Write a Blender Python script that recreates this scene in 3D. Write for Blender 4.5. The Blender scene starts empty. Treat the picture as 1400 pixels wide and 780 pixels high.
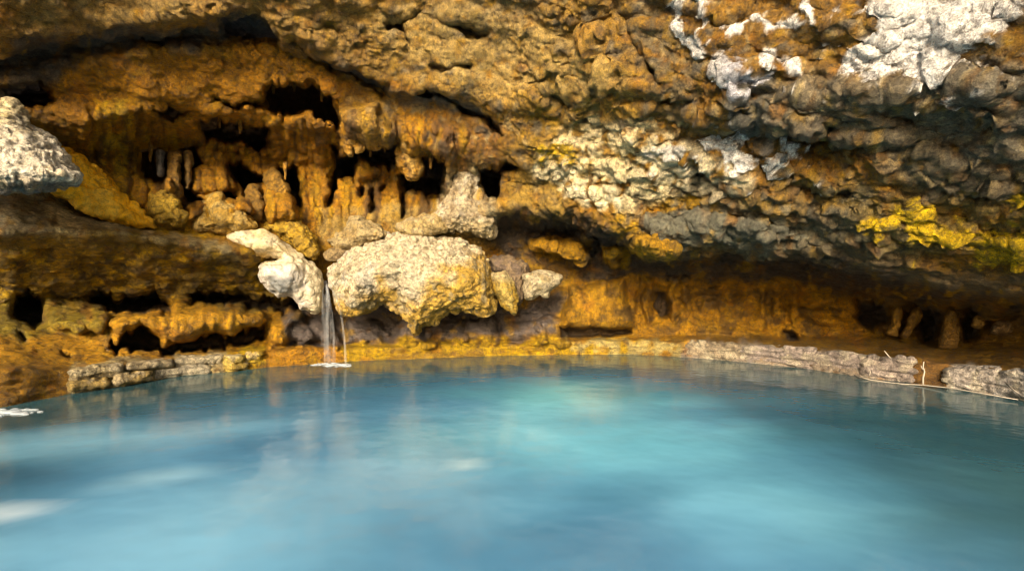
import bpy, math, random
import numpy as np
random.seed(4); RNG = np.random.default_rng(7)
C = bpy.context.scene
COL = C.collection
F = 700.0; CX, CY, CAMZ = 700.0, 390.0, 1.2          # 18 mm lens, photo pixels of 1400 x 780

# ------------------------------------------------------------------ noise
_perm = np.random.default_rng(11).permutation(256)
_perm = np.concatenate([_perm, _perm, _perm]).astype(np.int32)
_g = np.random.default_rng(12).normal(size=(256, 3)); _g /= np.linalg.norm(_g, axis=1)[:, None]
_g = _g.astype(np.float32)

def perlin(p):
    p = np.asarray(p, np.float32)
    i = np.floor(p).astype(np.int32); f = p - i; i &= 255
    u = f * f * f * (f * (f * 6 - 15) + 10)
    out = 0
    for dx in (0, 1):
        wx = u[:, 0] if dx else 1 - u[:, 0]
        a = _perm[i[:, 0] + dx]
        for dy in (0, 1):
            wy = wx * (u[:, 1] if dy else 1 - u[:, 1])
            b = _perm[a + i[:, 1] + dy]
            for dz in (0, 1):
                w = wy * (u[:, 2] if dz else 1 - u[:, 2])
                g = _g[_perm[b + i[:, 2] + dz] & 255]
                out = out + w * (g[:, 0] * (f[:, 0] - dx) + g[:, 1] * (f[:, 1] - dy) + g[:, 2] * (f[:, 2] - dz))
    return out * 1.5

def fbm(p, oct=4, gain=.5):
    s = 0; a = 1.0
    for k in range(oct):
        s = s + a * perlin(p * 2.03 ** k + 17.3 * k); a *= gain
    return s

def ridged(p, oct=3, gain=.5):
    s = 0; a = 1.0
    for k in range(oct):
        s = s + a * (1 - 2 * np.abs(perlin(p * 2.07 ** k + 9.1 * k))); a *= gain
    return s

def worley(p):
    """distance to the nearest feature point (0 at the point, about 1 at cell borders)"""
    p = np.asarray(p, np.float32); i = np.floor(p).astype(np.int32); f = p - i
    best = np.full(len(p), 9.0, np.float32)
    for dx in (-1, 0, 1):
        for dy in (-1, 0, 1):
            for dz in (-1, 0, 1):
                h = _perm[(_perm[(_perm[(i[:, 0] + dx) & 255] + i[:, 1] + dy) & 255] + i[:, 2] + dz) & 255]
                q = _g[h] * .45 + .5
                d = (q[:, 0] + dx - f[:, 0]) ** 2 + (q[:, 1] + dy - f[:, 1]) ** 2 + (q[:, 2] + dz - f[:, 2]) ** 2
                best = np.minimum(best, d)
    return np.sqrt(best)

def facets(p):
    """broken, chipped faces: a tilted plane in every cell"""
    p = np.asarray(p, np.float32); i = np.floor(p).astype(np.int32); f = p - i
    best = np.full(len(p), 9.0, np.float32); val = np.zeros(len(p), np.float32)
    for dx in (-1, 0, 1):
        for dy in (-1, 0, 1):
            for dz in (-1, 0, 1):
                h = _perm[(_perm[(_perm[(i[:, 0] + dx) & 255] + i[:, 1] + dy) & 255] + i[:, 2] + dz) & 255]
                q = (_g[h] * .45 + .5) + np.array([dx, dy, dz], np.float32) - f
                d = (q * q).sum(1); m = d < best
                best[m] = d[m]; val[m] = (_g[(h[m] + 91) & 255] * q[m]).sum(1) + .35 * _g[(h[m] + 17) & 255, 0]
    return val

def sstep(a, b, x):
    t = np.clip((x - a) / (b - a), 0, 1); return t * t * (3 - 2 * t)

# ------------------------------------------------------------------ helpers
def P(px, py, d):
    return np.stack([(px - CX) / F * d, d + 0 * px, CAMZ - (py - CY) / F * d], -1)

def pt(px, py, d):
    return ((px - CX) / F * d, d, CAMZ - (py - CY) / F * d)

def tag(o, label=None, cat=None, group=None, kind=None):
    if label: o['label'] = label
    if cat: o['category'] = cat
    if group: o['group'] = group
    if kind: o['kind'] = kind
    return o

def mesh_from(name, V, Fc, mat, smooth=True, parent=None, cols=None):
    me = bpy.data.meshes.new(name)
    V = np.asarray(V, np.float32); Fc = np.asarray(Fc, np.int32); k = Fc.shape[1]
    me.vertices.add(len(V)); me.vertices.foreach_set('co', V.ravel())
    me.loops.add(Fc.size); me.loops.foreach_set('vertex_index', Fc.ravel())
    me.polygons.add(len(Fc)); me.polygons.foreach_set('loop_start', np.arange(0, Fc.size, k, dtype=np.int32))
    me.update(calc_edges=True); me.validate()
    if smooth: me.polygons.foreach_set('use_smooth', np.ones(len(me.polygons), bool))
    if cols is not None and len(me.vertices) == len(cols):
        at = me.color_attributes.new('tint', 'FLOAT_COLOR', 'POINT')
        at.data.foreach_set('color', np.asarray(cols, np.float32).ravel())
    if mat: me.materials.append(mat)
    o = bpy.data.objects.new(name, me); COL.objects.link(o)
    if parent: o.parent = parent
    return o

def remesh(V, Fc, vox):
    """one watertight skin round closed geometry, evenly divided; returns vertices, quads, normals"""
    o = mesh_from('tmp', V, Fc, None)
    m = o.modifiers.new('r', 'REMESH'); m.mode = 'VOXEL'; m.voxel_size = vox; m.use_smooth_shade = True
    dg = bpy.context.evaluated_depsgraph_get()
    me = bpy.data.meshes.new_from_object(o.evaluated_get(dg), depsgraph=dg)
    v, f, n = grab(me)
    old = o.data; bpy.data.objects.remove(o); bpy.data.meshes.remove(old); bpy.data.meshes.remove(me)
    return v, f, n

def grab(me):
    v = np.empty(len(me.vertices) * 3, np.float32); me.vertices.foreach_get('co', v)
    f = np.empty(len(me.loops), np.int32); me.loops.foreach_get('vertex_index', f)
    n = np.empty(len(me.vertices) * 3, np.float32); me.vertex_normals.foreach_get('vector', n)
    return v.reshape(-1, 3), f.reshape(-1, 4), n.reshape(-1, 3)

def normals(V, Q):
    n = np.cross(V[Q[:, 2]] - V[Q[:, 0]], V[Q[:, 3]] - V[Q[:, 1]])
    N = np.zeros_like(V)
    for k in range(4):
        for c in range(3):
            N[:, c] += np.bincount(Q[:, k], n[:, c], len(V))
    return N / (np.linalg.norm(N, axis=1)[:, None] + 1e-9)

def smooth(V, Q, it=1, lam=.5):
    E = np.concatenate([Q[:, [0, 1]], Q[:, [1, 2]], Q[:, [2, 3]], Q[:, [3, 0]]])
    cnt = np.bincount(E[:, 0], minlength=len(V)) + np.bincount(E[:, 1], minlength=len(V))
    for _ in range(it):
        W = np.empty_like(V)
        for c in range(3):
            W[:, c] = np.bincount(E[:, 0], V[E[:, 1], c], len(V)) + np.bincount(E[:, 1], V[E[:, 0], c], len(V))
        V = V * (1 - lam) + lam * W / np.maximum(cnt, 1)[:, None]
    return V.astype(np.float32)

def grid_solid(front, back, mask=None):
    """closed solid between two (h,w,3) sheets over the masked cells"""
    h, w = front.shape[:2]
    idx = np.arange(h * w).reshape(h, w)
    cell = np.ones((h - 1, w - 1), bool) if mask is None else (mask[:-1, :-1] & mask[1:, :-1] & mask[:-1, 1:] & mask[1:, 1:])
    a, b, c, d = idx[:-1, :-1][cell], idx[:-1, 1:][cell], idx[1:, 1:][cell], idx[1:, :-1][cell]
    n = h * w
    ff = np.stack([a, d, c, b], 1); bb = np.stack([a, b, c, d], 1) + n
    cp = np.pad(cell, 1)
    sides = []
    core = cp[1:-1, 1:-1]
    for dy, dx, (p, q) in ((-1, 0, (0, 1)), (1, 0, (2, 3)), (0, -1, (3, 0)), (0, 1, (1, 2))):
        e = core & ~cp[1 + dy:cp.shape[0] - 1 + dy, 1 + dx:cp.shape[1] - 1 + dx]
        corners = (idx[:-1, :-1][e], idx[:-1, 1:][e], idx[1:, 1:][e], idx[1:, :-1][e])
        s, t = corners[p], corners[q]
        sides.append(np.stack([s, t, t + n, s + n], 1))
    Q = np.concatenate([ff, bb] + sides)
    V = np.concatenate([front.reshape(-1, 3), back.reshape(-1, 3)])
    used = np.unique(Q); mp = np.zeros(len(V), np.int32); mp[used] = np.arange(len(used))
    return V[used], mp[Q]

def sdpoly(poly, X, Y):
    """signed distance (negative inside) to a polygon, in its own units"""
    p = np.asarray(poly, float); q = np.roll(p, -1, 0)
    best = np.full(X.shape, 1e9); inside = np.zeros(X.shape, bool)
    for (x0, y0), (x1, y1) in zip(p, q):
        ex, ey = x1 - x0, y1 - y0
        t = np.clip(((X - x0) * ex + (Y - y0) * ey) / (ex * ex + ey * ey + 1e-9), 0, 1)
        best = np.minimum(best, (X - x0 - t * ex) ** 2 + (Y - y0 - t * ey) ** 2)
        if y0 != y1:
            inside ^= ((y0 > Y) != (y1 > Y)) & (X < (x1 - x0) * (Y - y0) / (y1 - y0) + x0)
    s = np.sqrt(best)
    return np.where(inside, -s, s)

def sdline(pts, X, Y):
    best = np.full(X.shape, 1e9)
    for (x0, y0), (x1, y1) in zip(pts[:-1], pts[1:]):
        ex, ey = x1 - x0, y1 - y0
        t = np.clip(((X - x0) * ex + (Y - y0) * ey) / (ex * ex + ey * ey + 1e-9), 0, 1)
        best = np.minimum(best, (X - x0 - t * ex) ** 2 + (Y - y0 - t * ey) ** 2)
    return np.sqrt(best)

def blur(a, r):
    k = np.exp(-.5 * (np.arange(-int(3 * r), int(3 * r) + 1) / r) ** 2); k /= k.sum(); m = len(k) // 2
    for ax in (0, 1):
        b = np.pad(a, [(m, m) if i == ax else (0, 0) for i in (0, 1)], mode='edge'); o = 0
        for i, w in enumerate(k):
            o = o + w * (b[i:i + a.shape[0]] if ax == 0 else b[:, i:i + a.shape[1]])
        a = o
    return a

def maxf(a, r):
    for ax in (0, 1):
        b = np.pad(a, [(r, r) if i == ax else (0, 0) for i in (0, 1)], mode='edge'); o = None
        for i in range(0, 2 * r + 1, max(1, r // 4)):
            s = b[i:i + a.shape[0]] if ax == 0 else b[:, i:i + a.shape[1]]
            o = s if o is None else np.maximum(o, s)
        a = o
    return a

# ------------------------------------------------------------------ the cave's relief: depth of the rock along the wall
STEP = 2.0
gx = np.arange(-350, 1751, STEP); gy = np.arange(-320, 741, STEP)
GX, GY = np.meshgrid(gx, gy)
flat = lambda s, z=0., sy=None: np.stack([GX.ravel() / s, GY.ravel() / (sy or s), np.full(GX.size, z)], 1)
n2 = lambda s, z=0., o=3, sy=None: fbm(flat(s, z, sy), o).reshape(GX.shape)

XW = [-460, -330, 0, 79, 159, 254, 310, 357, 424, 478, 572, 666, 800, 886, 993, 1100, 1186, 1271, 1400, 1730, 1860]
YW = [572, 566, 557, 540, 528, 512, 508, 502, 498, 493, 490, 486, 484, 484.5, 492, 503, 516, 526, 546, 640, 700]
XT = [-460, -330, 0, 95, 191, 270, 318, 365, 470, 572, 666, 723, 800, 946, 1023, 1100, 1164, 1186, 1263, 1301, 1400, 1730, 1860]
YT = [510, 508, 505, 504, 493, 486, 484, 477, 476, 471, 471, 470, 466, 466, 473, 476, 486, 494, 491, 503, 504, 560, 600]

COLS = {
 -460: [(-330,4.0),(-180,4.3),(0,4.9),(80,5.4),(100,6.0),(130,6.1),(180,6.1),(220,6.2),(300,6.0),(330,5.5),(405,6.4),(445,5.9)],
 -330: [(-330,4.0),(-180,4.4),(0,5.0),(72,5.5),(95,6.1),(122,6.2),(170,6.2),(218,6.3),(290,6.1),(325,5.6),(405,6.6),(445,6.0)],
 0:    [(-330,4.2),(-160,4.6),(0,5.2),(61,5.5),(85,6.2),(112,6.0),(160,6.2),(215,6.6),(262,6.3),(318,5.7),(405,6.9),(445,6.2)],
 100:  [(-330,4.3),(-160,5.0),(0,5.6),(42,5.8),(66,6.5),(88,6.2),(170,6.6),(215,7.4),(284,7.0),(314,6.25),(408,7.6),(440,6.9)],
 200:  [(-330,4.4),(-160,5.2),(0,5.85),(29,5.95),(52,6.7),(70,6.4),(150,6.9),(205,8.4),(312,7.6),(320,6.7),(410,8.2),(430,7.2)],
 300:  [(-330,4.5),(-160,5.35),(0,6.0),(22,6.05),(48,6.9),(68,6.7),(150,7.2),(215,8.8),(322,8.0),(340,7.1),(408,8.6),(425,7.6)],
 400:  [(-330,4.5),(-160,5.4),(0,6.1),(54,6.4),(66,7.0),(74,6.9),(150,7.4),(220,9.0),(310,8.5),(350,8.2),(412,8.8),(432,8.4)],
 470:  [(-330,4.5),(-160,5.45),(0,6.2),(93,6.7),(102,7.3),(112,7.3),(165,7.7),(230,9.0),(300,8.8),(340,8.6),(430,9.0),(455,8.9)],
 540:  [(-330,4.5),(-160,5.4),(0,6.2),(125,6.9),(135,7.4),(150,7.4),(195,7.7),(240,9.0),(300,8.8),(340,8.6),(435,9.2),(458,9.0)],
 620:  [(-330,4.4),(-160,5.3),(0,6.1),(130,6.8),(140,7.2),(155,7.3),(200,7.6),(245,8.6),(300,8.2),(330,8.4),(435,9.3),(458,9.1)],
 700:  [(-330,4.3),(-160,5.2),(0,5.95),(150,6.6),(175,6.9),(195,7.0),(225,7.3),(250,7.9),(285,7.7),(310,9.0),(430,9.4),(458,9.2)],
 800:  [(-330,4.2),(-160,4.95),(0,5.55),(120,5.9),(135,6.2),(170,6.4),(200,6.6),(240,6.9),(290,7.1),(312,9.0),(400,9.4),(455,9.2)],
 900:  [(-330,4.1),(-160,4.7),(0,5.2),(120,5.6),(140,5.75),(175,5.9),(210,6.1),(260,6.5),(345,7.0),(360,8.8),(410,9.5),(458,9.3)],
 1000: [(-330,3.9),(-160,4.4),(0,4.8),(120,5.0),(168,5.2),(180,5.75),(220,5.75),(270,6.1),(332,6.6),(350,8.4),(405,9.3),(460,9.1)],
 1100: [(-330,3.7),(-160,4.15),(0,4.5),(120,4.7),(182,5.0),(194,5.55),(230,5.5),(280,5.8),(337,6.3),(358,7.9),(405,9.0),(462,8.8)],
 1200: [(-330,3.5),(-160,3.9),(0,4.2),(120,4.4),(180,4.8),(195,5.0),(240,5.1),(300,5.4),(370,6.0),(388,7.4),(415,8.3),(466,8.1)],
 1300: [(-330,3.3),(-160,3.65),(0,3.95),(120,4.1),(180,4.4),(200,4.6),(245,4.8),(310,5.0),(392,5.6),(408,6.8),(425,7.5),(470,7.4)],
 1400: [(-330,3.1),(-160,3.4),(0,3.7),(120,3.8),(180,4.1),(200,4.2),(250,4.5),(310,4.6),(400,5.1),(412,6.1),(430,6.8),(474,6.7)],
 1730: [(-330,2.4),(-160,2.6),(0,2.8),(120,2.9),(180,3.0),(200,3.1),(250,3.3),(310,3.4),(420,3.7),(440,4.3),(455,4.7),(520,4.4)],
 1860: [(-330,2.2),(-160,2.4),(0,2.6),(120,2.6),(180,2.7),(200,2.8),(250,3.0),(310,3.1),(430,3.3),(450,3.9),(470,4.2),(550,3.9)],
}
ks = sorted(COLS)
KY = np.array([[np.interp(gx, ks, [COLS[k][i][0] for k in ks])] for i in range(12)])[:, 0]
KD = np.array([[np.interp(gx, ks, [COLS[k][i][1] for k in ks])] for i in range(12)])[:, 0]
yw = np.interp(gx, XW, YW); yt = np.interp(gx, XT, YT)
def sm1(a, r):
    k = np.exp(-.5 * (np.arange(-3 * r, 3 * r + 1) / r) ** 2); k /= k.sum()
    return np.convolve(np.pad(a, 3 * r, mode='edge'), k, 'valid')
KY = np.array([sm1(r, 8) for r in KY]); KD = np.array([sm1(r, 8) for r in KD]); yw = sm1(yw, 6); yt = sm1(yt, 3)
dedge = CAMZ * F / (yw - CY)
bot = CY + (CAMZ + .9) * F / dedge
wob = perlin(np.stack([gx / 40, gx * 0, gx * 0], 1)) * 3
KY = np.vstack([KY, yt - 3 + wob * .3, yt + wob * .5, yw, bot])
KD = np.vstack([KD, dedge + .42, dedge + .10, dedge, dedge - .05])
for i in range(1, 16): KY[i] = np.maximum(KY[i], KY[i - 1] + 1.5)
D = np.empty_like(GX)
WY = GY + n2(60, 3.3) * 5 + n2(16, 8.1) * 2.2
WY = np.where(GY > KY[11][None] - 6, GY + (WY - GY) * .25, WY)
for j in range(len(gx)):
    D[:, j] = np.interp(WY[:, j], KY[:, j], KD[:, j])
D = blur(D, 1.2)
BASE = D.copy()

# noise that makes edges ragged
WX1 = GX + n2(34, 1.7) * 7 + n2(11, 5.2) * 3
WY1 = GY + n2(30, 2.9) * 7 + n2(10, 6.4) * 3
fringe = np.maximum(0, perlin(np.stack([gx / 6.5, gx * 0 + .3, gx * 0], 1)) - .05)[None, :] * 22   # drips along the roofs of openings

def win(poly, m=40):
    p = np.asarray(poly); x0, y0 = p.min(0) - m; x1, y1 = p.max(0) + m
    j0, j1 = np.searchsorted(gx, [x0, x1]); i0, i1 = np.searchsorted(gy, [y0, y1])
    return slice(max(i0, 0), i1), slice(max(j0, 0), j1)

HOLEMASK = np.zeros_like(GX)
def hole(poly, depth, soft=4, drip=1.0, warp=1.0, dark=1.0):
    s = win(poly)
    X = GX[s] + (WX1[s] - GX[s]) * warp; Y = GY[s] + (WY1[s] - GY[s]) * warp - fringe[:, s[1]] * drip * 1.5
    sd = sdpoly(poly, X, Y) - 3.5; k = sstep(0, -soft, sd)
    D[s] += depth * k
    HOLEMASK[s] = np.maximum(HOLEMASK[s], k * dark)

def bump(poly, h, width=14, warp=1.0, pw=.5):
    s = win(poly)
    X = GX[s] + (WX1[s] - GX[s]) * warp; Y = GY[s] + (WY1[s] - GY[s]) * warp
    sd = sdpoly(poly, X, Y); t = np.clip(-sd / width, 0, 1)
    D[s] -= h * (1 - (1 - t) ** 2) ** pw

def slit(pts, depth, w, up=1.0):
    """a groove under a lip: deep just below the line, shallowing downwards"""
    s = win(pts)
    sd = sdline(pts, WX1[s], WY1[s]) + n2(18, 12.)[s] * 2
    D[s] += depth * sstep(w, w * .25, sd)
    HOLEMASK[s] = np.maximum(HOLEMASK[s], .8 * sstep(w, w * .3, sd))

# mid-size relief (metres)
PB = P(GX, GY, D).reshape(-1, 3)
rough = (fbm(PB * 1.1, 2) * .16 + ridged(PB * np.array([1.6, 1.6, 2.6]) + 5, 2) * .05).reshape(GX.shape)
calm = sstep(0, 24, yt[None] - 4 - GY)                                 # the shelf and rim stay level
D += rough * calm * (.45 + .55 * sstep(260, 120, GY) + .2 * (GX > 760))
niche = sstep(316, 340, GY) * sstep(440, 415, GY) * sstep(440, 380, GX)
PBn = PB * np.array([2.2, 2.2, 4.0])
bk_ = sstep(380, 396, GY) * sstep(472, 452, GY) * sstep(860, 960, GX)
D += (niche + bk_ * 1.2) * ((worley(PBn + fbm(PB * 3, 2)[:, None] * .4) - .5) * .22 + ridged(PB * np.array([1.5, 1.5, 6.]), 2) * .05).reshape(GX.shape)
# vertical flutes on the flowstone curtains
FL = np.zeros_like(GX)
for poly, a in (([(90,150),(200,150),(300,200),(440,160),(640,180),(690,260),(600,310),(460,300),(330,320),(190,300),(110,230)], 1.0),
                ([(150,420),(350,420),(350,450),(150,455)], .5), ([(770,385),(990,385),(1060,400),(1060,450),(770,450)], .45)):
    s = win(poly, 60); FL[s] = np.maximum(FL[s], a * sstep(22, -12, sdpoly(poly, GX[s], GY[s])))
fl = ridged(np.stack([(GX + n2(70, 4.) * 14).ravel() / 17, GY.ravel() / 150, 0 * GX.ravel()], 1), 2).reshape(GX.shape)
fl2 = ridged(np.stack([(GX + n2(40, 14.) * 8).ravel() / 8.5, GY.ravel() / 90, 0 * GX.ravel() + 5], 1), 2).reshape(GX.shape)
D -= FL * (fl * .10 + fl2 * .055)
# diagonal strata of the right-hand roof
ST = sstep(650, 860, GX) * sstep(380, 320, GY)
ang = GY - .28 * (GX - 1000) + n2(130, 7.) * 40
st = ridged(np.stack([ang.ravel() / 46, (GX.ravel() + GY.ravel()) / 260, 0 * GX.ravel()], 1), 3).reshape(GX.shape)
D -= ST * st * .085
STL = sstep(640, 440, GX) * sstep(110, 40, GY)
st2 = ridged(np.stack([(GY - .55 * (GX - 400) + n2(90, 9.) * 30).ravel() / 30, GX.ravel() / 200, 0 * GX.ravel()], 1), 3).reshape(GX.shape)
D -= STL * st2 * .04

# left upper alcoves
hole([(363,113),(388,109),(413,115),(431,111),(452,131),(467,156),(462,172),(442,156),(402,153),(377,151),(357,138)], 2.2, 4, .5)
hole([(273,163),(298,161),(337,170),(352,176),(359,167),(366,172),(366,198),(352,208),(345,199),(334,190),(287,190),(273,178)], 1.9, 4, .5)
hole([(203,151),(223,153),(233,145),(258,154),(240,163),(215,158)], 1.0, 3, .3)
slit([(290,136),(318,143),(360,146)], .8, 6)
hole([(192,203),(205,202),(240,202),(268,198),(272,222),(263,240),(262,262),(245,268),(235,240),(215,248),(195,235)], 1.7, 4, .4)
hole([(314,217),(330,223),(354,239),(366,238),(381,231),(399,228),(408,250),(414,284),(405,287),(396,264),(384,246),(372,258),(352,254),(345,262),(335,266),(318,244)], 1.8, 4, .4)
hole([(255,262),(270,262),(280,275),(268,282),(254,276)], 1.0, 3, 0)
hole([(300,260),(318,262),(322,272),(306,272)], .8, 3, 0)
for poly in ([(228,206),(244,206),(246,262),(230,262)], [(215,210),(222,210),(224,240),(217,236)], [(252,210),(260,208),(258,262),(250,264)]):
    bump(poly, 1.5, 5, .5)                                               # columns left standing in the opening
bump([(262,200),(314,208),(322,262),(268,262)], .35, 14)
bump([(258,268),(300,262),(336,272),(352,292),(330,304),(258,300)], .5, 30)
bump([(362,240),(384,238),(404,262),(410,300),(366,300)], .5, 16)
bump([(330,245),(352,262),(358,300),(322,280)], .3, 14)
# right-hand alcoves of the left bay
hole([(461,215),(481,206),(515,200),(535,190),(546,192),(543,223),(515,225),(496,215),(486,240),(463,242)], 1.8, 4, .5)
hole([(567,211),(585,206),(602,213),(610,230),(608,252),(592,254),(581,231)], 1.8, 4, .5)
hole([(552,238),(585,236),(607,250),(604,268),(560,262)], 1.3, 6, .2)
hole([(656,231),(685,227),(686,268),(672,271),(661,271)], 2.0, 3, .4)
hole([(687,221),(719,225),(706,238),(690,235)], 1.2, 4, .2)
hole([(452,200),(460,200),(459,262),(453,268)], .9, 3, 0)
for x, y0, y1 in ((450,252,282),(505,262,290),(548,240,300),(520,258,262),(492,258,270),(445,270,285)):
    hole([(x,y0),(x+5,y0-4),(x+6,y1-6),(x+1,y1)], .5, 2.5, 0, .4, .7)
bump([(470,222),(496,218),(516,228),(520,240),(500,246),(476,240)], .35, 10)
# hanging curtains between the openings
bump([(466,150),(520,140),(536,190),(514,202),(480,206),(466,214)], .5, 20)
bump([(542,190),(566,190),(578,236),(560,244),(545,238)], .45, 14)
bump([(596,190),(622,180),(622,270),(604,268)], .3, 14)
# grooves and lips in the roof
slit([(400,58),(430,80),(470,95),(500,106),(531,128)], .5, 8)
slit([(569,127),(600,129),(640,150),(668,166),(687,184)], .55, 7)
slit([(445,36),(462,46),(478,56)], .35, 5)
slit([(531,36),(556,28),(577,17)], .5, 7)
slit([(540,32),(556,52),(566,62)], .3, 6)
slit([(606,28),(640,46),(666,48)], .4, 9)
slit([(590,95),(620,88),(645,96)], .25, 7)
slit([(850,20),(862,55),(880,85),(905,110)], .3, 6)
hole([(735,132),(748,122),(772,124),(790,140),(788,156),(770,150)], .7, 8, 0)
hole([(0,120),(30,110),(60,112),(80,140),(50,150),(10,145)], 1.0, 10, .3)
hole([(296,20),(320,13),(350,17),(374,32),(392,54),(370,58),(320,56),(300,48)], .6, 10, 0, .6)
slit([(1005,172),(1060,186),(1105,188),(1138,178)], .5, 9)
slit([(1300,238),(1345,236),(1400,240)], .3, 9)
slit([(930,215),(975,250),(1010,268)], .3, 8)
slit([(1040,230),(1100,262),(1160,262)], .2, 8)
slit([(1160,330),(1210,322),(1240,330)], .25, 6)
bump([(880,300),(960,292),(1040,300),(1098,328),(1050,334),(940,334),(890,322)], .3, 22)     # smooth grey lobe
bump([(868,326),(900,332),(925,344),(918,356),(890,350),(866,338)], .9, 10)                  # small yellow lobes under the lip
bump([(720,330),(760,328),(790,334),(806,352),(800,360),(776,356),(760,344),(724,340)], .8, 10)
bump([(828,342),(850,336),(854,352),(846,362),(836,360)], .8, 7)
bump([(786,322),(812,310),(830,312),(840,330),(812,334)], .6, 10)
hole([(808,318),(830,316),(830,330),(814,334)], .5, 4, .2)
# back wall on the right
bump([(780,392),(850,385),(862,440),(856,452),(810,450),(766,444)], .55, 18)
hole([(764,447),(800,449),(856,452),(862,456),(800,459),(768,458)], .5, 3, 0, .4)
for x, q_ in ((866,3),(884,6),(899,3),(921,7),(937,4)):
    bump([(x-q_,378),(x+q_,380),(x+q_*.7,405+q_*4),(x-q_*.5,425+q_*3)], .05+.025*q_, 5, 1.0)
hole([(894,400),(910,398),(912,430),(896,430)], .35, 5, .2)
for x in (1035, 1060, 1082): bump([(x-7,384),(x+6,390),(x+18,430),(x+4,440)], .18, 8, 1.6)
hole([(1072,454),(1084,450),(1090,460),(1076,462)], .4, 3, 0)
hole([(1170,405),(1215,415),(1212,440),(1190,452),(1172,440)], .7, 10, .3)
hole([(1246,412),(1292,420),(1282,462),(1262,466),(1250,440)], .7, 10, .3)
hole([(1312,420),(1345,424),(1338,468),(1316,470)], .5, 10, .3)
# left: niche under the ledge, hollow under the amber shelf
hole([(14,400),(40,392),(62,408),(60,440),(40,446),(18,436)], 1.2, 6, .3)
hole([(112,400),(150,396),(185,408),(214,394),(232,412),(234,424),(184,428),(176,424),(150,424),(120,414)], 1.5, 6, .4)
hole([(254,400),(300,396),(350,402),(396,408),(417,426),(370,424),(330,418),(262,414)], 1.2, 6, .4)
bump([(150,444),(180,430),(222,418),(294,416),(358,424),(366,436),(346,452),(318,452),(278,456),(254,464),(226,468),(215,456),(195,446),(163,458)], .55, 12)
hole([(139,474),(163,459),(192,447),(215,459),(226,470),(254,468),(278,459),(318,455),(362,444),(360,462),(318,470),(250,478),(190,476)], 1.0, 4, .5)
bump([(362,440),(400,428),(418,430),(392,446),(392,470),(366,474)], .4, 10)
hole([(25,452),(36,456),(40,464),(30,460)], .25, 3, 0); hole([(82,482),(98,490),(96,494),(84,488)], .25, 3, 0)
bump([(70,425),(110,415),(150,432),(140,455),(70,450)], .35, 22)
# grey rock under the mound
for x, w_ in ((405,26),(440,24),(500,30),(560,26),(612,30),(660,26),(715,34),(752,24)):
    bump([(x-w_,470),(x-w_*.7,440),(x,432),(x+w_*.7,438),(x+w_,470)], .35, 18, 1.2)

D = np.maximum(D, 1.2)
DFRONT = D

# ------------------------------------------------------------------ colours of the rock (its own stains, plus shade and light painted in), laid out on the wall
T = np.empty(GX.shape + (4,)); T[..., :] = (.36, .19, .036, .5)
WX2 = GX + n2(46, 21.) * 16 + n2(14, 22.) * 6; WY2 = GY + n2(40, 23.) * 14 + n2(12, 24.) * 5
GRAIN = n2(20, 31., 4); GRAIN2 = n2(9, 33., 3)
def zone(poly, col, feather=14, amt=1.0, breakup=0.0, wet=None):
    s = win(poly, 60)
    sd = sdpoly(poly, WX2[s], WY2[s])
    k = sstep(feather, -feather, sd) * amt
    if breakup: k = k * sstep(-.12, .22, GRAIN[s] + GRAIN2[s] * .4 + (1 - breakup) * .5)
    T[s][..., :3] += (np.array(col) - T[s][..., :3]) * k[..., None]
    if wet is not None: T[s][..., 3] += (wet - T[s][..., 3]) * k
AMB, TAN, PALE, GREY = (.40,.205,.022), (.44,.28,.105), (.60,.48,.28), (.17,.15,.12)
DKG, BRN, YEL, OLV = (.085,.072,.066), (.20,.105,.025), (.60,.37,.015), (.25,.18,.02)
zone([(-460,-330),(640,-330),(560,110),(420,70),(290,20),(0,55),(-460,90)], TAN, 20)
zone([(-460,-330),(120,-330),(110,45),(0,60),(-460,90)], (.38,.20,.04), 18, .6, .3)
zone([(440,-330),(900,-330),(880,240),(700,230),(600,130),(500,80)], (.43,.26,.075), 24)
zone([(560,-40),(760,-40),(720,60),(640,60)], (.28,.22,.15), 18, .8, .3)
zone([(860,-330),(1860,-330),(1860,200),(1100,190),(880,140)], (.31,.17,.04), 24)
zone([(840,0),(900,0),(960,90),(960,170),(900,150)], (.22,.17,.10), 16, .9, .5)
zone([(520,40),(620,10),(820,60),(860,140),(700,140),(560,110)], (.56,.39,.16), 20, .8, .55)
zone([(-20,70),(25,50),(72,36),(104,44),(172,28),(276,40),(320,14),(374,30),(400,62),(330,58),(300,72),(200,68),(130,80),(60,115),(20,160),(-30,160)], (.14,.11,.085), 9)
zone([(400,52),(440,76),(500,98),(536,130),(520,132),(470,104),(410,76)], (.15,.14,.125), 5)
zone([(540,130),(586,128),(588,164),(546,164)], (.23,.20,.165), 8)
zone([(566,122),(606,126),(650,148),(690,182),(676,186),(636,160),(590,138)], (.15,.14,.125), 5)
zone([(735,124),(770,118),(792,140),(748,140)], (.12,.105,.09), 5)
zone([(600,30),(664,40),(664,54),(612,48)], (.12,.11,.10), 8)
zone([(84,90),(300,70),(400,60),(520,130),(690,190),(700,300),(560,310),(330,330),(190,300),(90,200)], (.52,.255,.020), 16)
zone([(590,150),(690,170),(700,230),(600,230)], (.30,.15,.045), 16)
zone([(466,120),(540,140),(560,230),(470,200)], (.40,.24,.07), 14)
zone([(135,130),(180,140),(190,240),(140,240)], (.70,.47,.09), 14, 1, .6)
zone([(90,205),(200,300),(330,320),(200,330),(90,280)], (.64,.39,.025), 12)
zone([(440,280),(700,280),(700,330),(440,330)], (.50,.36,.15), 10, .9)
zone([(600,230),(660,225),(690,300),(590,310)], (.56,.46,.30), 10)
zone([(690,240),(740,220),(790,270),(760,296),(690,292)], (.46,.30,.09), 10)
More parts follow.
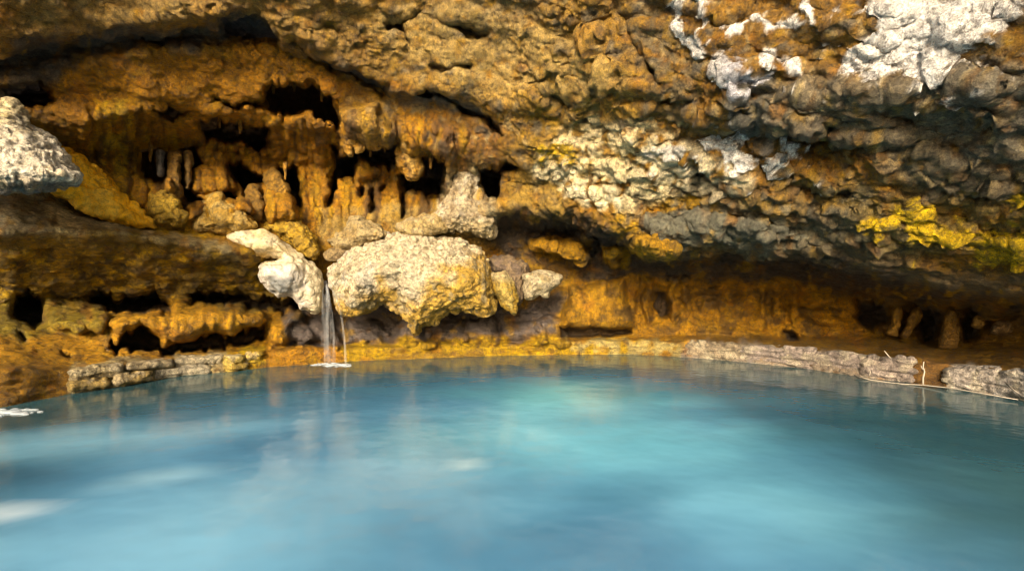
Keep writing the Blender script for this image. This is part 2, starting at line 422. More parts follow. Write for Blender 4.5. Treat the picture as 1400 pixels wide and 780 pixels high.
zone([(700,120),(780,150),(800,250),(730,230)], (.42,.25,.05), 14, 1, .5)
zone([(735,190),(790,190),(790,222),(740,222)], (.66,.38,.01), 8, .9, .8)
zone([(770,165),(880,165),(935,200),(930,250),(870,280),(800,270),(735,232)], (.58,.47,.27), 12, 1, .25)
zone([(728,226),(775,222),(800,250),(850,262),(840,282),(780,270)], (.66,.56,.38), 7, 1, .2)
zone([(880,190),(1000,185),(1030,230),(900,240)], (.52,.44,.30), 10, 1, .7)
zone([(970,100),(1060,100),(1140,130),(1140,185),(1060,190),(1000,172)], (.15,.14,.12), 9)
zone([(1040,105),(1200,100),(1500,90),(1860,90),(1860,290),(1260,270),(1180,210),(1060,190)], (.25,.205,.145), 20)
zone([(1260,60),(1400,100),(1500,200),(1300,220)], (.25,.225,.185), 18, .9, .4)
zone([(930,180),(1010,182),(1130,195),(1230,215),(1180,236),(1050,225),(960,205)], (.33,.165,.018), 8)
zone([(840,270),(960,230),(1180,250),(1280,340),(1200,360),(1000,330),(860,310)], (.21,.18,.125), 16)
zone([(820,290),(900,262),(990,270),(960,296),(860,330)], (.48,.28,.03), 10, 1, .6)
zone([(990,230),(1180,240),(1160,290),(1040,300)], (.30,.19,.06), 14, 1, .7)
zone([(1150,270),(1860,250),(1860,380),(1200,340)], (.30,.22,.09), 16, .9, .5)
zone([(1100,330),(1400,380),(1860,380),(1860,440),(1400,420),(1200,400),(1100,370)], (.22,.16,.09), 12)
zone([(940,286),(1060,292),(1100,330),(1000,336),(890,326),(880,300)], (.19,.185,.15), 7)
zone([(690,285),(800,290),(930,340),(1100,340),(1320,400),(1500,410),(1500,440),(1200,424),(1100,408),(1000,392),(880,384),(800,378),(700,345),(662,330)], (.06,.045,.038), 9, .95)  # dark brown rock, with the overhang's shadow painted in
zone([(716,326),(770,326),(808,350),(802,364),(770,358),(720,342)], (.55,.30,.012), 4)
zone([(826,338),(856,334),(856,364),(832,364)], (.55,.32,.015), 4)
zone([(862,322),(900,328),(928,344),(920,360),(862,340)], (.55,.31,.015), 4)
zone([(700,350),(790,362),(800,380),(770,400),(690,370)], (.24,.13,.03), 8)
zone([(775,380),(1010,380),(1200,410),(1190,470),(765,460)], (.52,.27,.016), 8)
zone([(765,385),(865,380),(866,455),(765,450)], (.52,.28,.015), 8, .9)
zone([(950,385),(1020,385),(1010,460),(960,455)], (.19,.10,.02), 12, .8, .5)
zone([(1180,410),(1500,420),(1500,470),(1190,465)], (.24,.14,.04), 10)
zone([(940,458),(1500,462),(1860,480),(1860,560),(1400,505),(1000,472)], (.29,.155,.012), 6)
zone([(-460,200),(0,250),(140,285),(210,312),(330,345),(330,362),(200,326),(60,326),(-460,330)], (.58,.48,.29), 7)  # tan ledge top, lightened to paint in light from above
zone([(-460,230),(10,262),(60,275),(66,330),(-460,360)], (.36,.31,.22), 8)
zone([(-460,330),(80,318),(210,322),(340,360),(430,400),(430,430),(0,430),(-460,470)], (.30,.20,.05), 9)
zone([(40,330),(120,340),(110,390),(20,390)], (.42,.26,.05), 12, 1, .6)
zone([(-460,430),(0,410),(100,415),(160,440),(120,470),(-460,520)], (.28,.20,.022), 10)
zone([(140,440),(220,414),(420,424),(400,472),(150,470)], (.60,.32,.018), 7)
zone([(-460,470),(130,462),(160,480),(360,476),(420,472),(420,486),(100,510),(-460,560)], (.56,.30,.018), 8)
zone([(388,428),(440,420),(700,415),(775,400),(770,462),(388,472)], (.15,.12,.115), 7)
# the rim of the pool
zone([(-460,500),(0,500),(98,504),(92,560),(-460,760)], (.36,.19,.02), 5)
zone([(95,500),(200,488),(320,480),(312,520),(90,545)], (.50,.40,.23), 4)
zone([(305,482),(365,474),(362,510),(305,512)], (.62,.42,.06), 4)
zone([(362,474),(470,474),(470,500),(360,504)], (.50,.25,.02), 5)
zone([(465,470),(700,467),(880,463),(880,492),(465,498)], (.56,.36,.03), 5)
zone([(540,478),(700,474),(700,492),(540,494)], (.36,.22,.05), 5, 1, .7)
zone([(780,464),(950,463),(950,494),(800,490)], (.52,.42,.20), 5, 1, .5)
zone([(946,464),(1023,472),(1100,475),(1190,494),(1190,524),(940,500)], (.40, .33, .28), 5)
zone([(1180,490),(1240,488),(1230,528),(1180,524)], (.50,.43,.38), 4)
zone([(1225,488),(1310,496),(1300,540),(1225,528)], (.24,.12,.03), 5)
zone([(1300,502),(1410,504),(1860,600),(1860,700),(1300,545)], (.62,.54,.48), 5)
# scattered greys, pale flecks and rust over everything
def fleck(n, lo, hi, col, amt):
    k = sstep(lo, hi, n) * amt; T[..., :3] += (np.array(col) - T[..., :3]) * k[..., None]
up = sstep(300, 240, GY) * sstep(420, 560, GX)
fleck(n2(26, 41., 4), .25, .6, (.15,.14,.12), .75 * np.clip(up, .15, 1))
fleck(n2(13, 43., 4), .28, .6, (.66,.52,.30), .55 * np.clip(up, .08, 1))
fleck(n2(34, 45., 3), .3, .7, (.42,.17,.01), .5)
fleck(n2(7, 47., 3), .2, .5, (.10,.075,.05), .6 * np.clip(up, .25, 1))
fleck(n2(17, 49., 4, 11), .28, .6, (.20,.10,.025), .7)
fleck(n2(22, 51., 4), .36, .6, (.50,.30,.05), .5)
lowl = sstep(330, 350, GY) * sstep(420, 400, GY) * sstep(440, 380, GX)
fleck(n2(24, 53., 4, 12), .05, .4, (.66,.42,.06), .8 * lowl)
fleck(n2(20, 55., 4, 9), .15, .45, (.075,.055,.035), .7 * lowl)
strk = fbm(np.stack([(GX + n2(60, 61.) * 10).ravel() / 9, GY.ravel() / 110, 0 * GX.ravel() + 3], 1), 3).reshape(GX.shape)
fleck(strk, .1, .45, (.13,.062,.02), .75 * FL); fleck(-strk, .15, .5, (.60,.36,.05), .6 * FL)
zone([(745,200),(780,165),(880,165),(950,190),(940,240),(880,285),(800,275),(735,235)], (.84,.72,.50), 12, .9, .7)
zone([(728,226),(775,220),(806,248),(850,260),(850,280),(780,272)], (.90,.80,.60), 6, .95, .5)
zone([(880,190),(960,196),(1040,250),(960,262),(880,240)], (.78,.69,.53), 12, .85, .5)
zone([(500,20),(640,-10),(760,30),(860,110),(760,140),(600,100)], (.55,.40,.18), 18, .6, .25)
zone([(0,-40),(260,-40),(250,20),(110,26),(30,40)], (.52,.37,.17), 14, .7, .5)
bkw = sstep(384, 398, GY) * sstep(470, 455, GY) * sstep(760, 800, GX)
fleck(n2(26, 57., 4), .0, .4, (.17,.09,.022), .8 * bkw); fleck(n2(15, 59., 4), .3, .5, (.60,.34,.03), .6 * bkw)
fleck(HOLEMASK, .3, 1, (.10,.085,.09), .75)  # hollows and grooves: greyer rock plus painted shade

lum = T[..., :3].mean(-1, keepdims=True)
T[..., :3] = np.clip(lum + (T[..., :3] - lum) * np.where(lum > .16, 1.2, 1.1), .004, 1) * np.where(lum > .42, 1, .80) * (1.0, 1., .92)

def sample(A, px, py):
    u = np.clip((px - gx[0]) / STEP, 0, len(gx) - 1.001); v = np.clip((py - gy[0]) / STEP, 0, len(gy) - 1.001)
    i = v.astype(int); j = u.astype(int); a = v - i; b = u - j
    if A.ndim == 3: a = a[:, None]; b = b[:, None]
    return A[i, j] * (1 - a) * (1 - b) + A[i + 1, j] * a * (1 - b) + A[i, j + 1] * (1 - a) * b + A[i + 1, j + 1] * a * b

def to_px(V):
    d = np.maximum(V[:, 1], .3)
    return CX + V[:, 0] / d * F, CY - (V[:, 2] - CAMZ) / d * F

# ------------------------------------------------------------------ materials
def newmat(name):
    m = bpy.data.materials.new(name); m.use_nodes = True
    nt = m.node_tree; nt.nodes.clear()
    out = nt.nodes.new('ShaderNodeOutputMaterial'); b = nt.nodes.new('ShaderNodeBsdfPrincipled')
    nt.links.new(b.outputs[0], out.inputs[0])
    return m, nt, b
def N(nt, kind, **kw):
    n = nt.nodes.new(kind)
    for k, v in kw.items():
        if k in n.inputs: n.inputs[k].default_value = v
        else: setattr(n, k, v)
    return n
def ramp(nt, src, stops):
    r = nt.nodes.new('ShaderNodeValToRGB'); e = r.color_ramp.elements
    while len(e) < len(stops): e.new(.5)
    for k, (p, c) in zip(e, stops): k.position = p; k.color = c if len(c) == 4 else (*c, 1)
    nt.links.new(src, r.inputs[0]); return r
def mix(nt, mode, fac, a, b):
    m = nt.nodes.new('ShaderNodeMix'); m.data_type = 'RGBA'; m.blend_type = mode
    if isinstance(fac, (int, float)): m.inputs[0].default_value = fac
    else: nt.links.new(fac, m.inputs[0])
    for s, v in ((6, a), (7, b)):
        if isinstance(v, tuple): m.inputs[s].default_value = (*v, 1)
        else: nt.links.new(v, m.inputs[s])
    return m.outputs[2]

def rock_mat(name, bumps=(.5, .35), grain=1.0, wet=.38, lump=9., chip=1.):
    """stained wet travertine: the vertex tint, broken by grain, pits and pale crystal flecks"""
    m, nt, b = newmat(name)
    tc = N(nt, 'ShaderNodeTexCoord'); at = N(nt, 'ShaderNodeVertexColor', layer_name='tint')
    geo = tc.outputs['Object']
    n1 = N(nt, 'ShaderNodeTexNoise', Scale=3.2, Detail=8., Roughness=.65)
    n2_ = N(nt, 'ShaderNodeTexNoise', Scale=19., Detail=7., Roughness=.68)
    n3 = N(nt, 'ShaderNodeTexNoise', Scale=70., Detail=4., Roughness=.7)
    warp = N(nt, 'ShaderNodeVectorMath', operation='MULTIPLY_ADD'); warp.inputs[1].default_value = (.12, .12, .12)
    nt.links.new(n2_.outputs['Color'], warp.inputs[0]); nt.links.new(geo, warp.inputs[2])
    for n in (n1, n2_, n3): nt.links.new(geo, n.inputs['Vector'])
    g1 = ramp(nt, n1.outputs[0], [(.3, (.62, .60, .58)), (.5, (1, 1, 1)), (.72, (1.32, 1.3, 1.26))])
    c = mix(nt, 'MULTIPLY', .8 * grain, at.outputs[0], g1.outputs[0])
    g2 = ramp(nt, n2_.outputs[0], [(.34, (.36, .33, .31)), (.48, (.95, .95, .95)), (.66, (1.5, 1.46, 1.38))])
    c = mix(nt, 'MULTIPLY', .85 * grain, c, g2.outputs[0])
    ve = N(nt, 'ShaderNodeTexVoronoi', Scale=6.5); ve.feature = 'DISTANCE_TO_EDGE'; nt.links.new(warp.outputs[0], ve.inputs['Vector'])
    ng = N(nt, 'ShaderNodeTexNoise', Scale=2.2, Detail=3.); nt.links.new(geo, ng.inputs['Vector'])
    crk = ramp(nt, ve.outputs['Distance'], [(.0, (.30, .27, .25)), (.035, (.8, .8, .8)), (.08, (1, 1, 1))])
    cm = ramp(nt, ng.outputs[0], [(.46, (0, 0, 0)), (.58, (.8, .8, .8))])
    c = mix(nt, 'MULTIPLY', cm.outputs[0], c, crk.outputs[0])
    g3 = ramp(nt, n3.outputs[0], [(.36, (.52, .48, .45)), (.5, (1, 1, 1)), (.64, (1.35, 1.32, 1.25))])
    c = mix(nt, 'MULTIPLY', .75 * grain, c, g3.outputs[0])
    fl_ = ramp(nt, n3.outputs[0], [(.60, (0, 0, 0)), (.74, (1, 1, 1))])
    ff = N(nt, 'ShaderNodeMath', operation='MULTIPLY'); ff.inputs[1].default_value = .45 * grain
    nt.links.new(fl_.outputs[0], ff.inputs[0])
    pale = mix(nt, 'MIX', .5, c, (.75, .66, .48))
    c = mix(nt, 'MIX', ff.outputs[0], c, pale)
    nt.links.new(c, b.inputs['Base Color'])
    rr = ramp(nt, n2_.outputs[0], [(.35, (wet, wet, wet)), (.62, (.85, .85, .85))])
    nt.links.new(rr.outputs[0], b.inputs['Roughness'])
    b.inputs['Specular IOR Level'].default_value = .5
    strm = N(nt, 'ShaderNodeMapping'); strm.inputs['Rotation'].default_value = (0, .37, 0); strm.inputs['Scale'].default_value = (.6, .8, 1.35); nt.links.new(warp.outputs[0], strm.inputs[0])
    prev = None
    for sc_, st_, ds_ in ((16., .45, .08), (38., .55, .04)):
        vf = N(nt, 'ShaderNodeTexVoronoi', Scale=sc_); nt.links.new(strm.outputs[0], vf.inputs['Vector'])
        df = N(nt, 'ShaderNodeVectorMath', operation='SUBTRACT'); nt.links.new(strm.outputs[0], df.inputs[0]); nt.links.new(vf.outputs['Position'], df.inputs[1])
        cs = N(nt, 'ShaderNodeVectorMath', operation='SUBTRACT'); cs.inputs[1].default_value = (.5, .5, .5); nt.links.new(vf.outputs['Color'], cs.inputs[0])
        dt = N(nt, 'ShaderNodeVectorMath', operation='DOT_PRODUCT'); nt.links.new(df.outputs[0], dt.inputs[0]); nt.links.new(cs.outputs[0], dt.inputs[1])
        mm = N(nt, 'ShaderNodeMath', operation='MULTIPLY'); mm.inputs[1].default_value = sc_; nt.links.new(dt.outputs['Value'], mm.inputs[0])
        bf = N(nt, 'ShaderNodeBump', Strength=st_ * chip, Distance=ds_); nt.links.new(mm.outputs[0], bf.inputs['Height'])
        if prev: nt.links.new(prev.outputs[0], bf.inputs['Normal'])
        prev = bf
    b1 = N(nt, 'ShaderNodeBump', Strength=bumps[0], Distance=.09); b2 = N(nt, 'ShaderNodeBump', Strength=bumps[1], Distance=.04)
    nt.links.new(n2_.outputs[0], b1.inputs['Height']); nt.links.new(n3.outputs[0], b2.inputs['Height'])
    nt.links.new(prev.outputs[0], b1.inputs['Normal']); nt.links.new(b1.outputs[0], b2.inputs['Normal']); nt.links.new(b2.outputs[0], b.inputs['Normal'])
    return m
ROCK = rock_mat('stained_travertine', (.9, .7))
SMOOTHROCK = rock_mat('smooth_flowstone', (.4, .35), .6, chip=.25)
CRUST = rock_mat('mineral_crust', (.9, .8), .45, .6)

# ------------------------------------------------------------------ cave: one skin over the relief
front = P(GX, GY, D)
DB = blur(maxf(D, 24), 8) + .7
back = P(GX, GY, np.maximum(DB, D + .35))
V, Q = grid_solid(front, back)
VOX = .021
V, Q, NN = remesh(V, Q, VOX)
px, py = to_px(V)
inner = (px > gx[0] + 3) & (px < gx[-1] - 3) & (py > gy[0] + 3) & (py < gy[-1] - 3)
DM = maxf(D, 5) + .2
keepv = V[:, 1] < sample(DM, px, py)
keep = keepv[Q].all(1)
Q = Q[keep]; used = np.unique(Q); mp = np.zeros(len(V), np.int32); mp[used] = np.arange(len(used)); V = V[used]; Q = mp[Q]
V = smooth(V, Q, 2, .5)
NN = normals(V, Q)
px, py = to_px(V)
cal = sample(calm, px, py); ytv = np.interp(px, gx, yt)
right = sstep(600, 800, px) * sstep(400, 330, py)
right = right * (1 - .45 * sstep(170, 80, py) * sstep(820, 900, px))
topl = sstep(110, 60, py) * sstep(700, 500, px)
alc = sstep(700, 600, px) * sstep(40, 70, py) * sstep(310, 290, py)
nch = sstep(322, 345, py) * sstep(425, 405, py) * sstep(440, 380, px)
rough_amt = .55 + .35 * alc + .7 * nch + .75 * np.maximum(right, topl) - .35 * (1 - cal)
dsp = fbm(V * 3.1, 3) * .040 + ridged(V * np.array([5.5, 5.5, 8.5]) + 3, 3) * .016
wv = fbm(V * 4, 2)[:, None] * .35
VR = V.copy(); VR[:, 0], VR[:, 2] = V[:, 0] * .93 - V[:, 2] * .36, V[:, 0] * .36 + V[:, 2] * .93      # bedding dips to the right
patch = sstep(-.25, .3, fbm(V * 1.3 + 11, 2))
dsp += facets(VR * np.array([1.7, 2.2, 4.6]) + wv) * .062 * (.3 + .9 * right + .4 * topl)
dsp += facets(VR * np.array([5.5, 6.5, 11.]) + wv * 2) * .026 * (.35 + .8 * right) * (.35 + .8 * patch)
dsp += ridged(VR * np.array([3.5, 4., 13.]) + wv * 2, 3, .6) * .016 * right
dsp += (.5 - worley(V * 15. + wv * 3)) * .016 * (.4 + .6 * right) * patch + ridged(V * 15, 3, .6) * .009 * (.6 + .6 * right)
V += NN * (dsp * rough_amt)[:, None]
V = smooth(V, Q, 1, .35)
PROUD = dsp - .3 * fbm(V * 3.1, 1) * .04
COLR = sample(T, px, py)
# the stacked courses of the rim
rimv = (py > ytv - 7)
lay = ridged(np.stack([V[:, 0] * 1.6, V[:, 1] * 1.6, V[:, 2] * 13], 1), 2)
blk = worley(np.stack([V[:, 0] * 3.2, V[:, 1] * 3.2, V[:, 2] * 9], 1))
V[rimv] += NN[rimv] * ((.028 * lay + .05 * (.55 - blk)) * sstep(-7, 3, py - ytv))[rimv, None]
# ------------------------------------------------------------------ crusts growing on the cave rock: the skin of the rock itself, thickened
def blend(*layers):
    """colour function: base colour then (mask function, colour) layers"""
    def fn(v, x, y, n):
        c = np.tile(np.array([*layers[0], .5]), (len(v), 1))
        for mk, col in layers[1:]:
            k = np.clip(mk(v, x, y), 0, 1)[:, None]; c[:, :3] += (np.array(col) - c[:, :3]) * k
        return c
    return fn
ns = lambda v, s, o=0., lo=.0, hi=.35: sstep(lo, hi, fbm(v * s + o, 3))
CRUSTS = []; OWNER = np.full(len(V), -1, np.int32)
def crust(name, polys, thick, colour, label, cat, freq=7., cut=.0, soft=10, stretch=(1, 1, 1)):
    pall = np.concatenate([np.asarray(p) for p in polys])
    idx = np.where((px > pall[:, 0].min() - 30) & (px < pall[:, 0].max() + 30) & (py > pall[:, 1].min() - 30) & (py < pall[:, 1].max() + 30))[0]
    v = V[idx]; s = np.full(len(idx), -1e3)
    wx = px[idx] + fbm(v * 3.5, 3) * 14; wy = py[idx] + fbm(v * 3.5 + 30, 3) * 12
    for p in polys: s = np.maximum(s, -sdpoly(p, wx, wy))
    k = np.clip(s / soft, -1.2, 1) + fbm(v * freq * np.array(stretch), 4, .6) * 1.1 + PROUD[idx] * 7 - cut
    t = sstep(-.1, .35, k)
    V[idx] += NN[idx] * (t * thick * (.35 + .8 * ridged(v * np.array([20, 20, 32]), 2)))[:, None]
    c = colour(v, px[idx], py[idx], None) if callable(colour) else np.tile(np.array([*colour, .5]), (len(v), 1))
    sp = sstep(-.35, .25, fbm(v * np.array([17, 17, 30]) + 5, 3) + 1.1 * (k - .25))
    COLR[idx, :3] += (c[:, :3] - COLR[idx, :3]) * (sstep(-.35, .45, k) * (.12 + .86 * sp))[:, None]
    OWNER[idx[t > .3]] = len(CRUSTS); CRUSTS.append((name, label, cat))
WH = blend((.93, .91, .89), (lambda v, x, y: ns(v, 9, 3., .1, .5) * .35, (.60, .54, .46)))
crust('mineral_crust', [[(1181,9),(1211,-30),(1250,-90),(1420,-90),(1400,10),(1383,30),(1374,45),(1344,49),(1310,62),(1289,96),(1246,105),(1211,96),(1186,109),(1156,107),(1160,81),(1181,58),(1199,34)]],
      .016, WH, 'big dazzling white mineral crust across the ceiling above the grey rock', 'mineral crust', freq=6, cut=-.15, stretch=(1, 1, 1.8))
crust('mineral_crust', [[(921,-10),(940,-10),(936,30),(944,46),(956,36),(962,-10),(976,-10),(968,34),(952,70),(942,72),(940,58),(924,40)]],
      .012, WH, 'forked white mineral streak running down the ceiling, like a letter Y', 'mineral crust', freq=5, cut=.1, soft=5)
crust('mineral_crust', [[(984,44),(1014,22),(1044,28),(1074,22),(1094,26),(1100,2),(1112,4),(1106,34),(1080,34),(1044,38),(1016,34),(992,50)]],
      .012, WH, 'thin wavy white mineral line between the Y streak and the big white crust', 'mineral crust', freq=6, cut=.2, soft=5)
crust('mineral_crust', [[(968,66),(986,58),(1000,60),(1004,90),(1056,100),(1050,118),(1004,126),(984,118),(966,104)]],
      .012, blend((.66, .66, .74), (lambda v, x, y: sstep(1002, 985, x), (.80, .77, .76))), 'bluish white mineral patch on the underside of the grey ceiling bulge', 'mineral crust', freq=7, cut=.3, soft=8)
crust('mineral_crust', [[(1034,84),(1052,64),(1064,64),(1090,82),(1088,94),(1060,88),(1042,94)]], .012, WH, 'small winged white mineral patch right of the bluish one', 'mineral crust', freq=7, cut=0, soft=6)
crust('mineral_crust', [[(884,204),(910,196),(936,196),(938,208),(910,210),(886,214)]], .012, blend((.74, .70, .63)), 'short white mineral band over the pale tan ledge under the ceiling', 'mineral crust', freq=8, cut=0, soft=5)
crust('mineral_crust', [[(970,182),(990,178),(1012,190),(1010,200),(1026,216),(1022,228),(1000,216),(980,200)]], .012, WH, 'lumpy white mineral patch just left of the smooth amber recess', 'mineral crust', freq=8, cut=0, soft=6)
crust('mineral_crust', [[(1040,222),(1066,212),(1094,202),(1098,210),(1072,222),(1046,230)]], .012, WH, 'slanting white mineral streak below the smooth amber recess', 'mineral crust', freq=8, cut=0, soft=5)
crust('lichen', [[(1173,301),(1203,284),(1233,276),(1276,284),(1301,306),(1353,310),(1410,300),(1430,353),(1374,370),(1331,361),(1310,338),(1263,327),(1220,314)], [(1366,268),(1420,262),(1420,296),(1376,294)]],
      .012, blend((.80, .53, .006), (lambda v, x, y: ns(v, 9, 3., .0, .4) * .5, (.50, .30, .006))), 'vivid sulphur yellow growth spread over the right-hand rock', 'lichen', freq=6, cut=.35, soft=12)
crust('lichen', [[(735,192),(760,186),(792,196),(790,220),(748,222)]], .010, blend((.62, .40, .008), (lambda v, x, y: ns(v, 8, 3., .0, .4) * .6, (.40, .24, .01))),
      'small orange yellow growth above the cream ledge in mid ceiling', 'lichen', freq=8, cut=.4, soft=8)

NN = normals(V, Q)
qy = py[Q].mean(1); qx = px[Q].mean(1)
roofline = np.interp(qx, gx, KY[4]) ; qyt = np.interp(qx, gx, yt)
sets = np.where(qy > qyt - 5, 2, np.where(qy < roofline, 0, 1))
CAVE = (V, Q, NN, COLR, px, py)
def sub(Qs, name, mat=ROCK):
    u = np.unique(Qs); m2 = np.zeros(len(V), np.int32); m2[u] = np.arange(len(u))
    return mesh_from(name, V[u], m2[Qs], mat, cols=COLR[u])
fo = OWNER[Q]; own = np.where((fo >= 0).sum(1) >= 3, fo.max(1), -1); sets[own >= 0] = 3
for i_, (nm, lb, ct) in enumerate(CRUSTS):
    if (own == i_).sum() > 20: tag(sub(Q[own == i_], nm), lb, ct)
tag(sub(Q[sets == 0], 'cave_ceiling'), 'rough tan and grey rock ceiling leaning out over the pool', kind='structure')
tag(sub(Q[sets == 1], 'cave_wall'), 'amber flowstone cave wall with dark hollows behind the pool', kind='structure')
tag(sub(Q[sets == 2], 'pool_rim'), 'low stony rim along the far edge of the blue pool', kind='structure')
print('cave verts', len(V))

# ------------------------------------------------------------------ rock formations traced one by one, each a solid of its own
def formation(name, poly, d, tf, tb, w, colour, label, cat, group=None, tilt=(0, 0), vox=.016, warp=2.0, lumps=.02, fine=.010, res=1.5,
              pw=.5, mat=None, extra=None, popcorn=0., strata=0.):
    p = np.asarray(poly, float); x0, y0 = p.min(0) - 8; x1, y1 = p.max(0) + 8
    X, Y = np.meshgrid(np.arange(x0, x1, res), np.arange(y0, y1, res)); c = p.mean(0)
    q = np.stack([X.ravel() / 9, Y.ravel() / 9, 0 * X.ravel() + p[0, 0]], 1)
    XX = X + fbm(q, 2).reshape(X.shape) * warp; YY = Y + fbm(q + 40, 2).reshape(X.shape) * warp
    sd = sdpoly(poly, XX, YY); t = np.clip(-sd / w, 0, 1); pr = (1 - (1 - t) ** 2) ** pw
    dd = d + tilt[0] * (X - c[0]) + tilt[1] * (Y - c[1])
    if extra is not None: dd = dd + extra(X, Y)
    fr = P(X, Y, dd - tf * pr - .01); bk = P(X, Y, dd + tb * pr + .01)
    v, f = grid_solid(fr, bk, sd < 0)
    v, f, n = remesh(v, f, vox)
    v = smooth(v, f, 2); n = normals(v, f)
    dp = fbm(v * 4.5 + 7, 3) * lumps + (.5 - worley(v * 9)) * fine * .9 + ridged(v * 16, 2) * fine * .6
    if popcorn: dp = dp + (.5 - worley(v * 21)) * popcorn + (.5 - worley(v * 38)) * popcorn * .5
    if strata: dp = dp + ridged(np.stack([v[:, 0] * 1.3, v[:, 1] * 1.3, v[:, 2] * 15], 1), 2) * strata + facets(v * np.array([2.5, 2.5, 14])) * strata * .4
    else: dp = dp + facets(v * 7) * lumps * .5
    v = v + n * dp[:, None]
    qx_, qy_ = to_px(v)
    cols = colour(v, qx_, qy_, n) if callable(colour) else np.tile(np.array([*colour, .5]), (len(v), 1))
    o = mesh_from(name, v - v.mean(0), f, mat or ROCK, cols=cols); o.location = [float(a) for a in v.mean(0)]
    return tag(o, label, cat, group)

MOUND = [(449,377),(453,364),(464,355),(478,340),(505,330),(531,322),(558,318),(585,320),(609,323),(632,330),(652,340),(666,357),(672,374),(676,401),
         (677,424),(667,433),(647,428),(632,424),(615,428),(595,438),(580,445),(571,456),(562,456),(560,443),(545,428),(528,416),(518,414),(505,424),(491,430),(474,430),(464,427),(456,408)]
lowy = lambda x: np.interp(x, [449, 500, 520, 562, 600, 640, 680], [440, 428, 412, 440, 424, 408, 404])
formation('flowstone_mound', MOUND, 8.2, 1.0, .6, 78,
          blend((.70, .59, .40), (lambda v, x, y: ns(v, 3.2, 1.) * .6 * sstep(600, 470, x), (.80, .74, .63)),
                (lambda v, x, y: sstep(-46, 0, y - lowy(x) + 26 * fbm(v * 4, 3) + 30 * sstep(555, 610, x)) * .9, (.56, .33, .02)),
                (lambda v, x, y: ns(v, 4., 9., .25, .55) * .6, (.27, .26, .18)), (lambda v, x, y: ns(v, 9., 3., .3, .65) * .7, (.26, .19, .08))),
          'large pale rounded flowstone mound with yellow fringed underside hanging over the pool edge', 'rock formation',
          tilt=(0, -.002), lumps=.06, fine=.016, popcorn=.010, vox=.014, warp=3)
formation('flowstone_lobe', [(668,372),(690,371),(702,384),(708,406),(706,428),(699,432),(686,418),(676,402)], 8.25, .3, .35, 16,
          blend((.56, .40, .10), (lambda v, x, y: ns(v, 5, 4.) * .7, (.62, .36, .02)), (lambda v, x, y: sstep(392, 376, y) * .6, (.62, .52, .33))),
          'narrow yellow hanging lobe touching the right side of the pale mound', 'rock formation', lumps=.03, popcorn=.028, vox=.014)
formation('flowstone_lobe', [(716,376),(733,369),(750,371),(770,377),(766,388),(753,396),(746,408),(739,401),(729,408),(719,411),(715,394)], 8.4, .3, .35, 15,
          blend((.60, .50, .32), (lambda v, x, y: ns(v, 6, 2., .1, .4) * .6, (.36, .26, .10))),
          'cream pointed lobe hanging to the right of the narrow yellow lobe', 'rock formation', lumps=.03, popcorn=.02, vox=.014)
formation('rock_block', [(668,352),(700,350),(722,360),(722,378),(716,412),(704,416),(690,380),(672,372)], 8.75, .25, .4, 14,
          blend((.30, .21, .12), (lambda v, x, y: ns(v, 5, 5.) * .6, (.14, .10, .09))),
          'brown rough rock block wedged behind the cream and yellow lobes', 'rock', lumps=.05, warp=3)
SPOUT = [(308,324),(318,317),(335,313),(357,313),(374,319),(390,333),(414,349),(434,365),(444,382),(442,404),(441,426),(431,428),(411,422),(399,404),(380,407),(364,394),(353,377),(353,364),(364,357),(382,355),(370,351),(350,353),(335,346),(320,336)]
formation('flowstone_spout', SPOUT, 8.05, .42, .45, 26,
          blend((.62, .53, .35), (lambda v, x, y: sstep(352, 340, y) * .5 * ns(v, 3, 1., -.2, .2), (.54, .40, .16)),
                (lambda v, x, y: sstep(352, 372, y) * sstep(430, 400, x + 14 * fbm(v * 5, 2)), (.60, .55, .48)),
                (lambda v, x, y: sstep(26, 8, np.hypot(x - 383, (y - 389) * 1.2) + 9 * fbm(v * 6, 3)) * .8, (.10, .12, .13)),
                (lambda v, x, y: sstep(340, 350, y) * sstep(376, 360, x) * sstep(362, 352, y) * .8, (.50, .29, .03))),
          'smooth cream flowstone tongue with a grey rough tip pouring the small waterfall', 'rock formation', mat=SMOOTHROCK,
          tilt=(.0035, 0), lumps=.028, fine=.008, vox=.014,
          extra=lambda X, Y: -.22 * sstep(352, 366, Y) * sstep(420, 395, X))
formation('rock_outcrop', [(-150,150),(-60,128),(0,140),(18,138),(30,154),(40,172),(65,187),(83,205),(97,223),(109,240),(105,250),(86,255),(40,260),(0,261),(-80,258),(-160,240)], 5.3, .55, .9, 46,
          blend((.80, .72, .57), (lambda v, x, y: sstep(246, 254, y + 4 * fbm(v * 5, 2)), (.27, .25, .225)), (lambda v, x, y: ns(v, 5, 2., .1, .45) * .6, (.46, .36, .19)),  # underside shade painted in grey below the white
                (lambda v, x, y: sstep(175, 150, y + 9 * fbm(v * 4, 2)) * .6, (.58, .44, .16)), (lambda v, x, y: ns(v * np.array([.6, .6, 1.6]), 9, 6., .2, .5) * .6, (.30, .24, .15))),
          'white pitted rock outcrop with grey flat underside jutting in at the far left', 'rock', tilt=(.003, -.006), lumps=.05, fine=.032, popcorn=.012, vox=.013, warp=3)
formation('flowstone_slab', [(70,206),(92,202),(118,221),(150,247),(178,272),(204,298),(218,314),(186,312),(152,304),(124,292),(100,278),(70,264)], 7.1, .2, 1.1, 22,
          blend((.86, .43, .008), (lambda v, x, y: ns(v, 3, 2.) * .5, (.88, .54, .06)), (lambda v, x, y: ns(v, 6, 5., .1, .4) * .5, (.52, .28, .012))),
          'smooth bright yellow sloping flowstone slab beside the white outcrop', 'rock formation', mat=SMOOTHROCK, tilt=(.007, -.004), lumps=.05, fine=.012, warp=3)
